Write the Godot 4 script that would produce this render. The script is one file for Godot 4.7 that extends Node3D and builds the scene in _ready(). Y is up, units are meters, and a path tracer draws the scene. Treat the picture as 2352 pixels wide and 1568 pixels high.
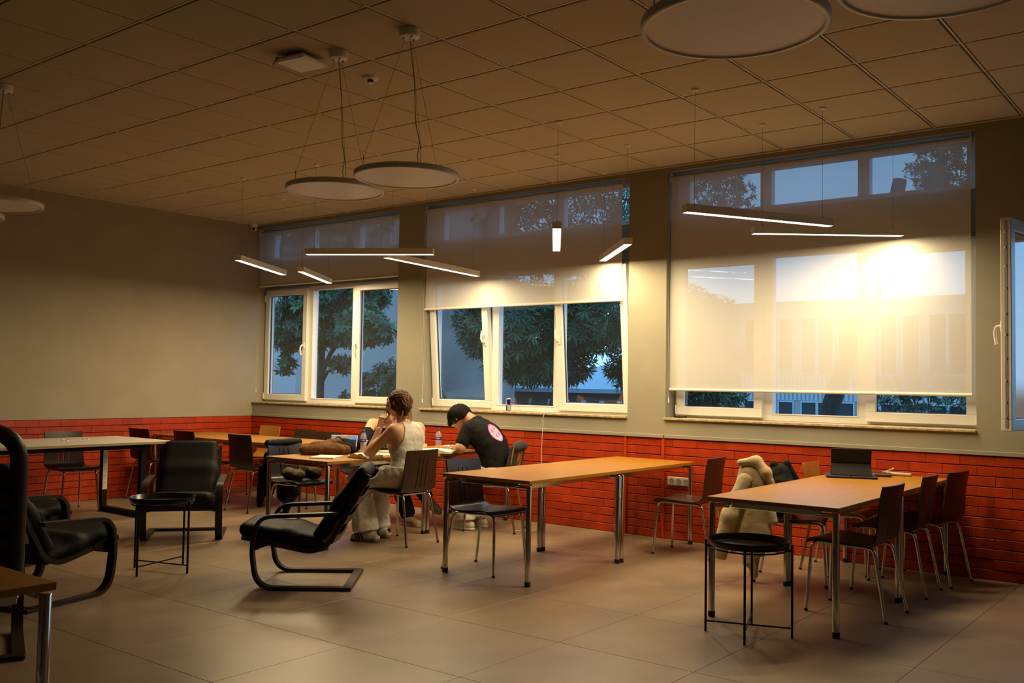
extends Node3D
# A study room at dusk. x runs along the window wall from the left corner, z from the window wall into the room, y up.

class B:
	var v := PackedVector3Array()
	var n := PackedVector3Array()
	var uv := PackedVector2Array()
	var t := Transform3D()
	func tri(a: Vector3, b: Vector3, c: Vector3, na: Vector3, nb: Vector3, nc: Vector3, ua := Vector2.ZERO, ub := Vector2.ZERO, uc := Vector2.ZERO):
		var flip := (b - a).cross(c - a).dot(na + nb + nc) > 0.0
		var q := t.basis
		v.push_back(t * a); n.push_back((q * na).normalized()); uv.push_back(ua)
		if flip:
			v.push_back(t * c); n.push_back((q * nc).normalized()); uv.push_back(uc)
			v.push_back(t * b); n.push_back((q * nb).normalized()); uv.push_back(ub)
		else:
			v.push_back(t * b); n.push_back((q * nb).normalized()); uv.push_back(ub)
			v.push_back(t * c); n.push_back((q * nc).normalized()); uv.push_back(uc)
	func quad(a: Vector3, b: Vector3, c: Vector3, d: Vector3, nn: Vector3):
		tri(a, b, c, nn, nn, nn, Vector2(0, 1), Vector2(1, 1), Vector2(1, 0))
		tri(a, c, d, nn, nn, nn, Vector2(0, 1), Vector2(1, 0), Vector2(0, 0))
	func squad(a: Vector3, b: Vector3, c: Vector3, d: Vector3, na: Vector3, nb: Vector3, nc: Vector3, nd: Vector3):
		tri(a, b, c, na, nb, nc)
		tri(a, c, d, na, nc, nd)
	func box(c: Vector3, s: Vector3, bev := 0.0):
		var h := s * 0.5
		var bv: float = min(bev, min(h.x, min(h.y, h.z)) * 0.9)
		for ax in 3:
			var a1 := (ax + 1) % 3
			var a2 := (ax + 2) % 3
			for sg in [-1.0, 1.0]:
				var p := []
				for q in [[-1, -1], [1, -1], [1, 1], [-1, 1]]:
					var w := Vector3.ZERO
					w[ax] = sg * h[ax]; w[a1] = q[0] * (h[a1] - bv); w[a2] = q[1] * (h[a2] - bv)
					p.append(c + w)
				var nn := Vector3.ZERO
				nn[ax] = sg
				quad(p[0], p[1], p[2], p[3], nn)
			if bv > 0.0:
				for s1 in [-1.0, 1.0]:
					for s2 in [-1.0, 1.0]:
						var e := []
						for k in [[-1.0, 0], [1.0, 0], [1.0, 1], [-1.0, 1]]:
							var w := Vector3.ZERO
							w[ax] = k[0] * (h[ax] - bv)
							w[a1] = s1 * (h[a1] - (bv if k[1] else 0.0))
							w[a2] = s2 * (h[a2] - (0.0 if k[1] else bv))
							e.append(c + w)
						var nn := Vector3.ZERO
						nn[a1] = s1; nn[a2] = s2
						quad(e[0], e[1], e[2], e[3], nn.normalized())
		if bv > 0.0:
			for sx in [-1.0, 1.0]:
				for sy in [-1.0, 1.0]:
					for sz in [-1.0, 1.0]:
						var nn := Vector3(sx, sy, sz).normalized()
						tri(c + Vector3(sx * h.x, sy * (h.y - bv), sz * (h.z - bv)), c + Vector3(sx * (h.x - bv), sy * h.y, sz * (h.z - bv)), c + Vector3(sx * (h.x - bv), sy * (h.y - bv), sz * h.z), nn, nn, nn)
	func span(lo: Vector3, hi: Vector3, bev := 0.0):
		box((lo + hi) * 0.5, hi - lo, bev)
	func tube(path: Array, r: float, seg := 10, caps := true, r2 := -1.0):
		# a round tube along the points; r2 gives the radius at the far end
		var m := path.size()
		var side := Vector3.ZERO
		var rings := []
		for i in m:
			var d: Vector3 = (path[min(i + 1, m - 1)] - path[max(i - 1, 0)]).normalized()
			if i == 0:
				side = d.cross(Vector3.UP if absf(d.y) < 0.9 else Vector3.RIGHT).normalized()
			else:
				side = (side - d * side.dot(d)).normalized()
			var up := d.cross(side)
			var rr := r if r2 < 0 else lerpf(r, r2, float(i) / (m - 1))
			var ring := []
			for k in seg:
				var a := TAU * k / seg
				var w := side * cos(a) + up * sin(a)
				ring.append([path[i] + w * rr, w])
			rings.append(ring)
		for i in m - 1:
			for k in seg:
				var k2 := (k + 1) % seg
				var a = rings[i][k]; var b = rings[i][k2]; var c = rings[i + 1][k2]; var d = rings[i + 1][k]
				squad(a[0], b[0], c[0], d[0], a[1], b[1], c[1], d[1])
		if caps:
			for e in [0, m - 1]:
				var nn: Vector3 = (path[0] - path[1]).normalized() if e == 0 else (path[m - 1] - path[m - 2]).normalized()
				for k in seg:
					tri(path[e], rings[e][k][0], rings[e][(k + 1) % seg][0], nn, nn, nn)
	func strip(path: Array, wide: Vector3, w: float, th: float):
		# a flat laminated strip: rectangular section, "wide" across, bent along the path
		var m := path.size()
		var rows := []
		for i in m:
			var d: Vector3 = (path[min(i + 1, m - 1)] - path[max(i - 1, 0)]).normalized()
			var nn := d.cross(wide).normalized()
			rows.append([path[i] + wide * w * 0.5 + nn * th * 0.5, path[i] - wide * w * 0.5 + nn * th * 0.5, path[i] - wide * w * 0.5 - nn * th * 0.5, path[i] + wide * w * 0.5 - nn * th * 0.5, nn])
		for i in m - 1:
			var a = rows[i]; var b = rows[i + 1]
			squad(a[0], a[1], b[1], b[0], a[4], a[4], b[4], b[4])
			squad(a[2], a[3], b[3], b[2], -a[4], -a[4], -b[4], -b[4])
			quad(a[1], a[2], b[2], b[1], -wide)
			quad(a[3], a[0], b[0], b[3], wide)
		quad(rows[0][0], rows[0][1], rows[0][2], rows[0][3], (path[0] - path[1]).normalized())
		var z: Array = rows[m - 1]
		quad(z[0], z[1], z[2], z[3], (path[m - 1] - path[m - 2]).normalized())
	func lathe(prof: Array, c := Vector3.ZERO, seg := 24, flat := false):
		# prof: Vector2(radius, height); normals are smooth unless a pair of points is a sharp corner (repeat the point)
		for i in prof.size() - 1:
			var a: Vector2 = prof[i]; var b: Vector2 = prof[i + 1]
			if a.is_equal_approx(b):
				continue
			var na := _pn(prof, i, a, b)
			var nb := _pn(prof, i + 1, a, b)
			for k in seg:
				var t0 := TAU * k / seg
				var t1 := TAU * (k + 1) / seg
				var d0 := Vector3(cos(t0), 0, sin(t0)); var d1 := Vector3(cos(t1), 0, sin(t1))
				var up := Vector3.UP
				squad(c + d0 * a.x + up * a.y, c + d1 * a.x + up * a.y, c + d1 * b.x + up * b.y, c + d0 * b.x + up * b.y, d0 * na.x + up * na.y, d1 * na.x + up * na.y, d1 * nb.x + up * nb.y, d0 * nb.x + up * nb.y)
	func _pn(prof: Array, i: int, a: Vector2, b: Vector2) -> Vector2:
		var e := b - a
		var nn := Vector2(e.y, -e.x).normalized()
		var o := Vector2.ZERO
		var p: Vector2 = prof[i]
		if p == a and i > 0 and not p.is_equal_approx(prof[i - 1]):
			o = p - prof[i - 1]
		elif p == b and i < prof.size() - 1 and not p.is_equal_approx(prof[i + 1]):
			o = prof[i + 1] - p
		if o != Vector2.ZERO:
			var n2 := Vector2(o.y, -o.x).normalized()
			if n2.dot(nn) > 0.3:
				nn = (nn + n2).normalized()
		return nn
	func prism(poly: Array, axis: Vector3, depth: float):
		# a flat polygon (array of Vector3, convex or nearly so) pushed along axis
		var c := Vector3.ZERO
		for p in poly: c += p
		c /= poly.size()
		var off := axis * depth
		var m := poly.size()
		for i in m:
			var a: Vector3 = poly[i]; var b: Vector3 = poly[(i + 1) % m]
			tri(c, a, b, -axis, -axis, -axis)
			tri(c + off, a + off, b + off, axis, axis, axis)
			var nn := (b - a).cross(axis).normalized()
			if nn.dot((a + b) * 0.5 - c) < 0: nn = -nn
			quad(a, b, b + off, a + off, nn)
	func shell(rows: Array, gone: Array, th: float):
		# rows[i][j] = [point, normal]; cells in gone ("i,j") are left open; th is the thickness
		var ni := rows.size() - 1
		var nj: int = rows[0].size() - 1
		for i in ni:
			for j in nj:
				if gone.has(i * 100 + j): continue
				var q := [rows[i][j], rows[i][j + 1], rows[i + 1][j + 1], rows[i + 1][j]]
				var h := th * 0.5
				var f := []; var g := []
				for x in q:
					f.append(x[0] + x[1] * h); g.append(x[0] - x[1] * h)
				squad(f[0], f[1], f[2], f[3], q[0][1], q[1][1], q[2][1], q[3][1])
				squad(g[0], g[1], g[2], g[3], -q[0][1], -q[1][1], -q[2][1], -q[3][1])
				var nb := [[i - 1, j], [i, j + 1], [i + 1, j], [i, j - 1]]
				for e in 4:
					var o: Array = nb[e]
					if o[0] < 0 or o[1] < 0 or o[0] >= ni or o[1] >= nj or gone.has(o[0] * 100 + o[1]):
						var e2 := (e + 1) % 4
						var nn: Vector3 = (f[e2] - f[e]).cross(q[e][1]).normalized()
						var mid: Vector3 = (q[0][0] + q[1][0] + q[2][0] + q[3][0]) * 0.25
						if nn.dot((f[e] + f[e2]) * 0.5 - mid) < 0: nn = -nn
						quad(f[e], f[e2], g[e2], g[e], nn)
	func mesh() -> ArrayMesh:
		var arr := []
		arr.resize(Mesh.ARRAY_MAX)
		arr[Mesh.ARRAY_VERTEX] = v; arr[Mesh.ARRAY_NORMAL] = n; arr[Mesh.ARRAY_TEX_UV] = uv
		var am := ArrayMesh.new()
		if v.size(): am.add_surface_from_arrays(Mesh.PRIMITIVE_TRIANGLES, arr)
		return am

# ---------- smooth bodies: tapered capsules joined by a smooth minimum, meshed as surface nets ----------
func sdf(b: B, prims: Array, cell: float, k: float, cuts := [], amp := 0.0, freq := 9.0, sd := 1):
	var lo := Vector3(1e9, 1e9, 1e9)
	var hi := -lo
	for p in prims:
		var r: float = max(p[2], p[3]) + cell * 3.0 + amp
		for q in [p[0], p[1]]:
			lo = lo.min(q - Vector3.ONE * r); hi = hi.max(q + Vector3.ONE * r)
	var dim := Vector3i(((hi - lo) / cell).ceil()) + Vector3i.ONE
	var nx := dim.x; var ny := dim.y; var nz := dim.z
	var g := PackedFloat32Array()
	g.resize(nx * ny * nz)
	g.fill(1.0)
	for p in prims:
		var a: Vector3 = p[0]; var ab: Vector3 = p[1] - p[0]
		var l2: float = max(ab.length_squared(), 1e-9)
		var ra: float = p[2]; var dr: float = p[3] - p[2]
		var m: float = max(p[2], p[3]) + k + cell * 2.5 + amp
		var l := Vector3i(((a.min(p[1]) - Vector3.ONE * m - lo) / cell).floor()).clamp(Vector3i.ZERO, dim - Vector3i.ONE)
		var h := Vector3i(((a.max(p[1]) + Vector3.ONE * m - lo) / cell).ceil()).clamp(Vector3i.ZERO, dim - Vector3i.ONE)
		for z in range(l.z, h.z + 1):
			for y in range(l.y, h.y + 1):
				var at := (z * ny + y) * nx
				var w := lo + Vector3(0, y, z) * cell - a
				for x in range(l.x, h.x + 1):
					var q := w + Vector3(x * cell, 0, 0)
					var s := clampf(q.dot(ab) / l2, 0.0, 1.0)
					var d := (q - ab * s).length() - ra - dr * s
					var o := g[at + x]
					var hh := maxf(k - absf(o - d), 0.0)
					g[at + x] = minf(o, d) - hh * hh * 0.25 / k
	if amp > 0.0 or cuts.size():
		var noise := FastNoiseLite.new()
		noise.seed = sd; noise.frequency = freq
		for z in nz:
			for y in ny:
				var at := (z * ny + y) * nx
				for x in nx:
					var d := g[at + x]
					if d > 0.06: continue
					var q := lo + Vector3(x, y, z) * cell
					if amp > 0.0: d += (noise.get_noise_3dv(q) + 0.5 * noise.get_noise_3dv(q * 2.3)) * amp
					for c in cuts:
						d = maxf(d, (q - c[0]).dot(c[1]))
					g[at + x] = d
	var off := [0, 1, nx, nx + 1, nx * ny, nx * ny + 1, nx * ny + nx, nx * ny + nx + 1]
	var edges := [[0, 1], [2, 3], [4, 5], [6, 7], [0, 2], [1, 3], [4, 6], [5, 7], [0, 4], [1, 5], [2, 6], [3, 7]]
	var idx := {}
	var pts := PackedVector3Array()
	var nrm := PackedVector3Array()
	for z in nz - 1:
		for y in ny - 1:
			var at := (z * ny + y) * nx
			for x in nx - 1:
				var i := at + x
				if absf(g[i]) > cell * 2.6: continue
				var c := [g[i], g[i + 1], g[i + nx], g[i + nx + 1], g[i + off[4]], g[i + off[5]], g[i + off[6]], g[i + off[7]]]
				var inside := 0
				for e in 8:
					if c[e] < 0.0: inside += 1
				if inside == 0 or inside == 8: continue
				var s := Vector3.ZERO
				var cnt := 0
				for e in edges:
					var da: float = c[e[0]]; var db: float = c[e[1]]
					if (da < 0.0) != (db < 0.0):
						var f := da / (da - db)
						var pa := Vector3(e[0] & 1, (e[0] >> 1) & 1, e[0] >> 2)
						var pb := Vector3(e[1] & 1, (e[1] >> 1) & 1, e[1] >> 2)
						s += pa.lerp(pb, f); cnt += 1
				idx[i] = pts.size()
				pts.push_back(lo + (Vector3(x, y, z) + s / cnt) * cell)
				nrm.push_back(Vector3(c[1] + c[3] + c[5] + c[7] - c[0] - c[2] - c[4] - c[6], c[2] + c[3] + c[6] + c[7] - c[0] - c[1] - c[4] - c[5], c[4] + c[5] + c[6] + c[7] - c[0] - c[1] - c[2] - c[3]).normalized())
	for i in idx:
		for ax in 3:
			var st: int = [1, nx, nx * ny][ax]
			if (g[i] < 0.0) == (g[i + st] < 0.0): continue
			var s1: int = [nx, nx * ny, 1][ax]
			var s2: int = [nx * ny, 1, nx][ax]
			if not (idx.has(i - s1) and idx.has(i - s2) and idx.has(i - s1 - s2)): continue
			var a: int = idx[i]; var bb: int = idx[i - s1]; var cc: int = idx[i - s1 - s2]; var dd: int = idx[i - s2]
			b.squad(pts[a], pts[bb], pts[cc], pts[dd], nrm[a], nrm[bb], nrm[cc], nrm[dd])

# ---------- naming and placing ----------
var used := {}
func numbered(called: String) -> String:
	var k: int = used.get(called, 0)
	used[called] = k + 1
	return called if k == 0 else "%s_%03d" % [called, k]
func part(called: String, b, m: Material, parent: Node) -> MeshInstance3D:
	var o := MeshInstance3D.new()
	o.name = called
	o.mesh = b.mesh() if b is B else b
	o.material_override = m
	parent.add_child(o, true)
	return o
func thing(called: String, label: String, category: String, at := Vector3.ZERO, turn := 0.0, group := "") -> Node3D:
	var o := Node3D.new()
	o.name = numbered(called)
	add_child(o)
	o.position = at
	o.rotation.y = deg_to_rad(turn)
	o.set_meta("label", label)
	o.set_meta("category", category)
	if group: o.set_meta("group", group)
	return o
func copy_of(src: Node3D, called: String, label: String, at: Vector3, turn := 0.0) -> Node3D:
	var o: Node3D = src.duplicate()
	o.name = numbered(called)
	add_child(o)
	o.position = at
	o.rotation.y = deg_to_rad(turn)
	o.set_meta("label", label)
	return o
func single(called: String, b, m: Material, label: String, category: String, group := "") -> MeshInstance3D:
	var o := part(numbered(called), b, m, self)
	o.set_meta("label", label)
	o.set_meta("category", category)
	if group: o.set_meta("group", group)
	return o
func structure(called: String, label: String, category := "") -> Node3D:
	var o := Node3D.new()
	o.name = called
	add_child(o)
	o.set_meta("kind", "structure")
	o.set_meta("label", label)
	if category: o.set_meta("category", category)
	return o

# ---------- materials ----------
var mats := {}
func mat(called: String, c: Color, rough := 0.6, metal := 0.0, spec := 0.5) -> StandardMaterial3D:
	var m := StandardMaterial3D.new()
	m.resource_name = called
	m.albedo_color = c
	m.roughness = rough
	m.metallic = metal
	m.metallic_specular = spec
	mats[called] = m
	return m
func lin(r: float, g: float, b: float) -> Color:
	return Color(r, g, b).linear_to_srgb()
func noise_tex(freq: float, c0: Color, c1: Color, sd := 1, size := 512, oct := 4, stretch := false, normal := false) -> NoiseTexture2D:
	var f := FastNoiseLite.new()
	f.seed = sd
	f.frequency = freq
	f.fractal_octaves = oct
	f.noise_type = FastNoiseLite.TYPE_SIMPLEX_SMOOTH
	var t := NoiseTexture2D.new()
	t.width = size; t.height = size
	t.seamless = true
	t.noise = f
	t.as_normal_map = normal
	var gr := Gradient.new()
	gr.set_color(0, c0); gr.set_color(1, c1)
	t.color_ramp = gr
	return t
func textured(m: StandardMaterial3D, tex: Texture2D, sc: Vector3, world := true):
	m.albedo_texture = tex
	m.uv1_triplanar = true
	m.uv1_world_triplanar = world
	m.uv1_scale = sc
func bump(m: StandardMaterial3D, tex: Texture2D, cm: float):
	m.heightmap_enabled = true
	m.heightmap_texture = tex
	m.heightmap_scale = cm
	m.uv1_triplanar = true

const H := 3.377          # ceiling height
const T := 0.716          # table height
const LAMP := Color(1.0, 0.887, 0.682)
const LAMP_ENERGY := 3.65
var rng := RandomNumberGenerator.new()

func _ready():
	rng.seed = 7
	# camera
	var cam := Camera3D.new()
	cam.name = "camera"
	add_child(cam)
	cam.position = Vector3(10.317, 1.380, 7.706)
	cam.rotation_order = EULER_ORDER_YXZ
	cam.rotation = Vector3(0.04327, 0.66558, 0.01579)
	cam.fov = 39.31
	cam.near = 0.05
	cam.far = 200.0
	cam.current = true
	# dusk sky and exposure
	var we := WorldEnvironment.new()
	we.name = "environment"
	var env := Environment.new()
	env.background_mode = Environment.BG_SKY
	var sky := Sky.new()
	var sm := ProceduralSkyMaterial.new()
	sm.sky_top_color = Color(0.313, 0.507, 0.674)
	sm.sky_horizon_color = Color(0.381, 0.557, 0.689)
	sm.ground_horizon_color = Color(0.30, 0.40, 0.52)
	sm.ground_bottom_color = Color(0.12, 0.15, 0.18)
	sm.sky_energy_multiplier = 1.0
	sm.ground_energy_multiplier = 0.5
	sky.sky_material = sm
	env.sky = sky
	env.background_energy_multiplier = 5.0
	env.tonemap_mode = Environment.TONE_MAPPER_LINEAR
	env.tonemap_exposure = 1.0
	env.sdfgi_enabled = true
	env.ssao_enabled = true
	env.ssil_enabled = true
	we.environment = env
	add_child(we)

	materials()
	room()
	windows()
	outdoors()
	lamps()
	tables()
	chairs()
	lounge()
	people()
	belongings()
	fixtures()

func materials():
	var m := mat("wall_paint", lin(0.30, 0.28, 0.215), 0.75, 0.0, 0.3)
	textured(m, noise_tex(0.012, Color(0.95, 0.95, 0.95), Color(1, 1, 1), 3, 256), Vector3(0.5, 0.5, 0.5))
	m = mat("wall_paint_grey", lin(0.36, 0.312, 0.217), 0.75, 0.0, 0.3)
	textured(m, mats["wall_paint"].albedo_texture, Vector3(0.5, 0.5, 0.5))
	m = mat("brick_paint", lin(0.44, 0.038, 0.004), 0.42, 0.0, 0.45)
	textured(m, noise_tex(0.02, Color(0.86, 0.84, 0.82), Color(1, 1, 1), 5, 256), Vector3(1.3, 1.3, 1.3))
	m = mat("brick_paint_dark", lin(0.39, 0.033, 0.0035), 0.42, 0.0, 0.45)
	textured(m, mats["brick_paint"].albedo_texture, Vector3(1.7, 1.7, 1.7))
	m = mat("brick_paint_light", lin(0.48, 0.045, 0.005), 0.40, 0.0, 0.45)
	textured(m, mats["brick_paint"].albedo_texture, Vector3(1.5, 1.5, 1.5))
	mat("mortar_paint", lin(0.16, 0.014, 0.004), 0.8)
	m = mat("ceiling_tile", lin(0.62, 0.54, 0.39), 0.9, 0.0, 0.2)
	textured(m, noise_tex(0.16, Color(0.80, 0.79, 0.77), Color(1, 1, 1), 9, 512, 3), Vector3(1.6, 1.6, 1.6))
	mat("ceiling_grid", lin(0.62, 0.54, 0.39), 0.5)
	mat("plenum", lin(0.03, 0.027, 0.024), 0.9)
	m = mat("floor_tile", lin(0.27, 0.197, 0.128), 0.36, 0.0, 0.5)
	textured(m, noise_tex(0.008, Color(0.86, 0.85, 0.84), Color(1, 1, 1), 21, 512, 5), Vector3(0.45, 0.45, 0.45))
	mat("floor_joint", lin(0.19, 0.15, 0.11), 0.8)
	m = mat("white_plastic", lin(0.74, 0.72, 0.66), 0.35)
	mat("frame_plastic", lin(0.75, 0.74, 0.70), 0.32)
	mat("seal_rubber", lin(0.03, 0.03, 0.03), 0.6)
	m = mat("sill_stone", lin(0.50, 0.42, 0.27), 0.45)
	textured(m, noise_tex(0.03, Color(0.78, 0.72, 0.62), Color(1, 1, 1), 31, 256), Vector3(2, 2, 2))
	m = mat("glass", Color(0.86, 0.95, 1.0, 0.008), 0.02)
	m.transparency = BaseMaterial3D.TRANSPARENCY_ALPHA
	m = mat("blind_fabric", Color(0.83, 0.82, 0.79, 0.80), 0.9, 0.0, 0.1)
	m.transparency = BaseMaterial3D.TRANSPARENCY_ALPHA
	m.backlight_enabled = true
	m.backlight = Color(0.46, 0.46, 0.46)
	mat("blind_bar", lin(0.72, 0.68, 0.58), 0.5)
	mat("aluminium", lin(0.62, 0.61, 0.58), 0.35, 0.8)
	mat("lamp_housing", lin(0.72, 0.69, 0.63), 0.4, 0.0)
	m = mat("lamp_diffuser_lit", Color(1, 0.97, 0.92), 0.5)
	m.emission_enabled = true
	m.emission = Color(1.0, 0.93, 0.80)
	m.emission_energy_multiplier = 5.0
	m = mat("panel_diffuser", lin(0.86, 0.82, 0.74), 0.32)
	mat("wire", lin(0.20, 0.19, 0.17), 0.4, 0.6)
	mat("cable_white", lin(0.66, 0.64, 0.58), 0.5)
	m = mat("table_top", lin(0.395, 0.188, 0.018), 0.36, 0.0, 0.36)
	textured(m, noise_tex(0.02, Color(0.88, 0.83, 0.74), Color(1, 1, 1), 41, 512, 4), Vector3(0.9, 0.9, 5.0), false)
	mat("table_edge", lin(0.40, 0.18, 0.03), 0.4)
	mat("chrome", lin(0.62, 0.60, 0.57), 0.16, 1.0)
	mat("black_plastic", lin(0.012, 0.012, 0.012), 0.5)
	m = mat("ply_brown", lin(0.052, 0.025, 0.0145), 0.36, 0.0, 0.42)
	textured(m, noise_tex(0.03, Color(0.70, 0.66, 0.62), Color(1, 1, 1), 51, 256, 4), Vector3(6.0, 1.0, 6.0), false)
	mat("ply_black", lin(0.016, 0.011, 0.009), 0.26, 0.0, 0.5)
	m = mat("ply_orange", lin(0.47, 0.215, 0.035), 0.34)
	textured(m, noise_tex(0.03, Color(0.84, 0.78, 0.68), Color(1, 1, 1), 52, 256, 4), Vector3(6.0, 1.0, 6.0), false)
	mat("bentwood_black", lin(0.016, 0.012, 0.009), 0.38, 0.0, 0.4)
	m = mat("leather_black", lin(0.007, 0.0065, 0.006), 0.6, 0.0, 0.25)
	mat("metal_black", lin(0.007, 0.0065, 0.006), 0.4, 0.0, 0.3)
	mat("tray_black", lin(0.006, 0.006, 0.006), 0.22, 0.0, 0.35)
	mat("laminate_white", lin(0.60, 0.57, 0.48), 0.30)
	mat("chipboard_edge", lin(0.30, 0.21, 0.10), 0.7)
	m = mat("skin", lin(0.52, 0.28, 0.165), 0.5)
	m.subsurf_scatter_enabled = true
	m.subsurf_scatter_strength = 0.08
	m = mat("skin_tan", lin(0.43, 0.21, 0.115), 0.5)
	m.subsurf_scatter_enabled = true
	m.subsurf_scatter_strength = 0.08
	m = mat("hair_brown", lin(0.10, 0.048, 0.020), 0.5, 0.0, 0.25)
	textured(m, noise_tex(0.05, Color(0.45, 0.40, 0.35), Color(1, 1, 1), 61, 256, 3), Vector3(14, 3, 14))
	mat("hair_streak", lin(0.30, 0.155, 0.06), 0.5, 0.0, 0.3)
	mat("hair_black", lin(0.010, 0.0075, 0.006), 0.5, 0.0, 0.22)
	m = mat("cotton_white", lin(0.56, 0.54, 0.47), 0.85, 0.0, 0.2)
	m.rim_enabled = true; m.rim = 0.2
	m = mat("trouser_white", lin(0.62, 0.59, 0.50), 0.85, 0.0, 0.2)
	mat("cotton_black", lin(0.012, 0.011, 0.011), 0.85, 0.0, 0.2)
	mat("denim_black", lin(0.008, 0.010, 0.015), 0.85, 0.0, 0.2)
	mat("shoe_white", lin(0.60, 0.57, 0.49), 0.5)
	mat("shoe_tan", lin(0.34, 0.24, 0.13), 0.7)
	mat("shoe_grey", lin(0.07, 0.058, 0.045), 0.7)
	mat("sole_gum", lin(0.16, 0.10, 0.05), 0.7)
	mat("ink_black", lin(0.012, 0.012, 0.014), 0.6)
	mat("pearl", lin(0.8, 0.76, 0.68), 0.2)
	m = mat("wool_brown", lin(0.115, 0.055, 0.024), 0.95, 0.0, 0.15)
	m.rim_enabled = true; m.rim = 0.3
	m = mat("leatherette_black", lin(0.008, 0.008, 0.009), 0.55, 0.0, 0.25)
	mat("canvas_olive", lin(0.055, 0.045, 0.018), 0.9)
	m = mat("fleece_cream", lin(0.55, 0.44, 0.27), 1.0, 0.0, 0.1)
	bump(m, noise_tex(0.12, Color.BLACK, Color.WHITE, 71, 256, 3), 0.6)
	m.uv1_scale = Vector3(7, 7, 7)
	mat("nylon_black", lin(0.008, 0.008, 0.0085), 0.7, 0.0, 0.2)
	mat("hoodie_grey", lin(0.026, 0.022, 0.024), 0.95)
	mat("paper", lin(0.70, 0.67, 0.58), 0.8)
	mat("cover_green", lin(0.06, 0.22, 0.06), 0.5)
	mat("cap_blue", lin(0.02, 0.035, 0.16), 0.4)
	m = mat("bottle_plastic", Color(0.95, 0.96, 1.0, 0.16), 0.06)
	m.transparency = BaseMaterial3D.TRANSPARENCY_ALPHA
	mat("phone_red", lin(0.20, 0.018, 0.022), 0.35)
	mat("plastic_black_gloss", lin(0.008, 0.008, 0.009), 0.4, 0.0, 0.3)
	mat("tablet_cover", lin(0.010, 0.008, 0.007), 0.6, 0.0, 0.25)
	mat("leather_maroon", lin(0.050, 0.017, 0.012), 0.45)
	mat("socket_plate", lin(0.60, 0.57, 0.48), 0.4)
	mat("socket_well", lin(0.36, 0.34, 0.28), 0.5)
	# out of doors
	m = mat("render_white", lin(0.66, 0.55, 0.50), 0.9)
	textured(m, noise_tex(0.01, Color(0.93, 0.93, 0.93), Color(1, 1, 1), 81, 256), Vector3(0.12, 0.12, 0.12))
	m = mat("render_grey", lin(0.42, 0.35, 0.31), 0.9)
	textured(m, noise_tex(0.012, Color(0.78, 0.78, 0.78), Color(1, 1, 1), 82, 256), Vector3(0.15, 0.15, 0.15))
	mat("roof_sheet", lin(0.30, 0.36, 0.42), 0.6)
	mat("wall_dark", lin(0.085, 0.085, 0.09), 0.9)
	mat("pane_dark", lin(0.03, 0.045, 0.06), 0.15)
	mat("frame_outside", lin(0.60, 0.66, 0.70), 0.5)
	m = mat("bark", lin(0.075, 0.070, 0.065), 0.95)
	textured(m, noise_tex(0.03, Color(0.45, 0.45, 0.45), Color(1, 1, 1), 83, 256), Vector3(3, 1.2, 3))
	mat("asphalt", lin(0.06, 0.06, 0.06), 0.95)
	for q in [["leaf_dark", lin(0.020, 0.058, 0.024)], ["leaf_mid", lin(0.042, 0.115, 0.045)], ["leaf_light", lin(0.09, 0.20, 0.09)]]:
		m = mat(q[0], q[1], 0.45)
		m.backlight_enabled = true
		m.backlight = Color(0.2, 0.2, 0.2)

const X1 := 12.6   # the wall opposite the left wall
const Z1 := 10.4   # the wall behind the viewer
var bays := [[0.0, 2.61], [3.0, 5.65], [6.05, 8.65], [9.04, 11.65]]

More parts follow.
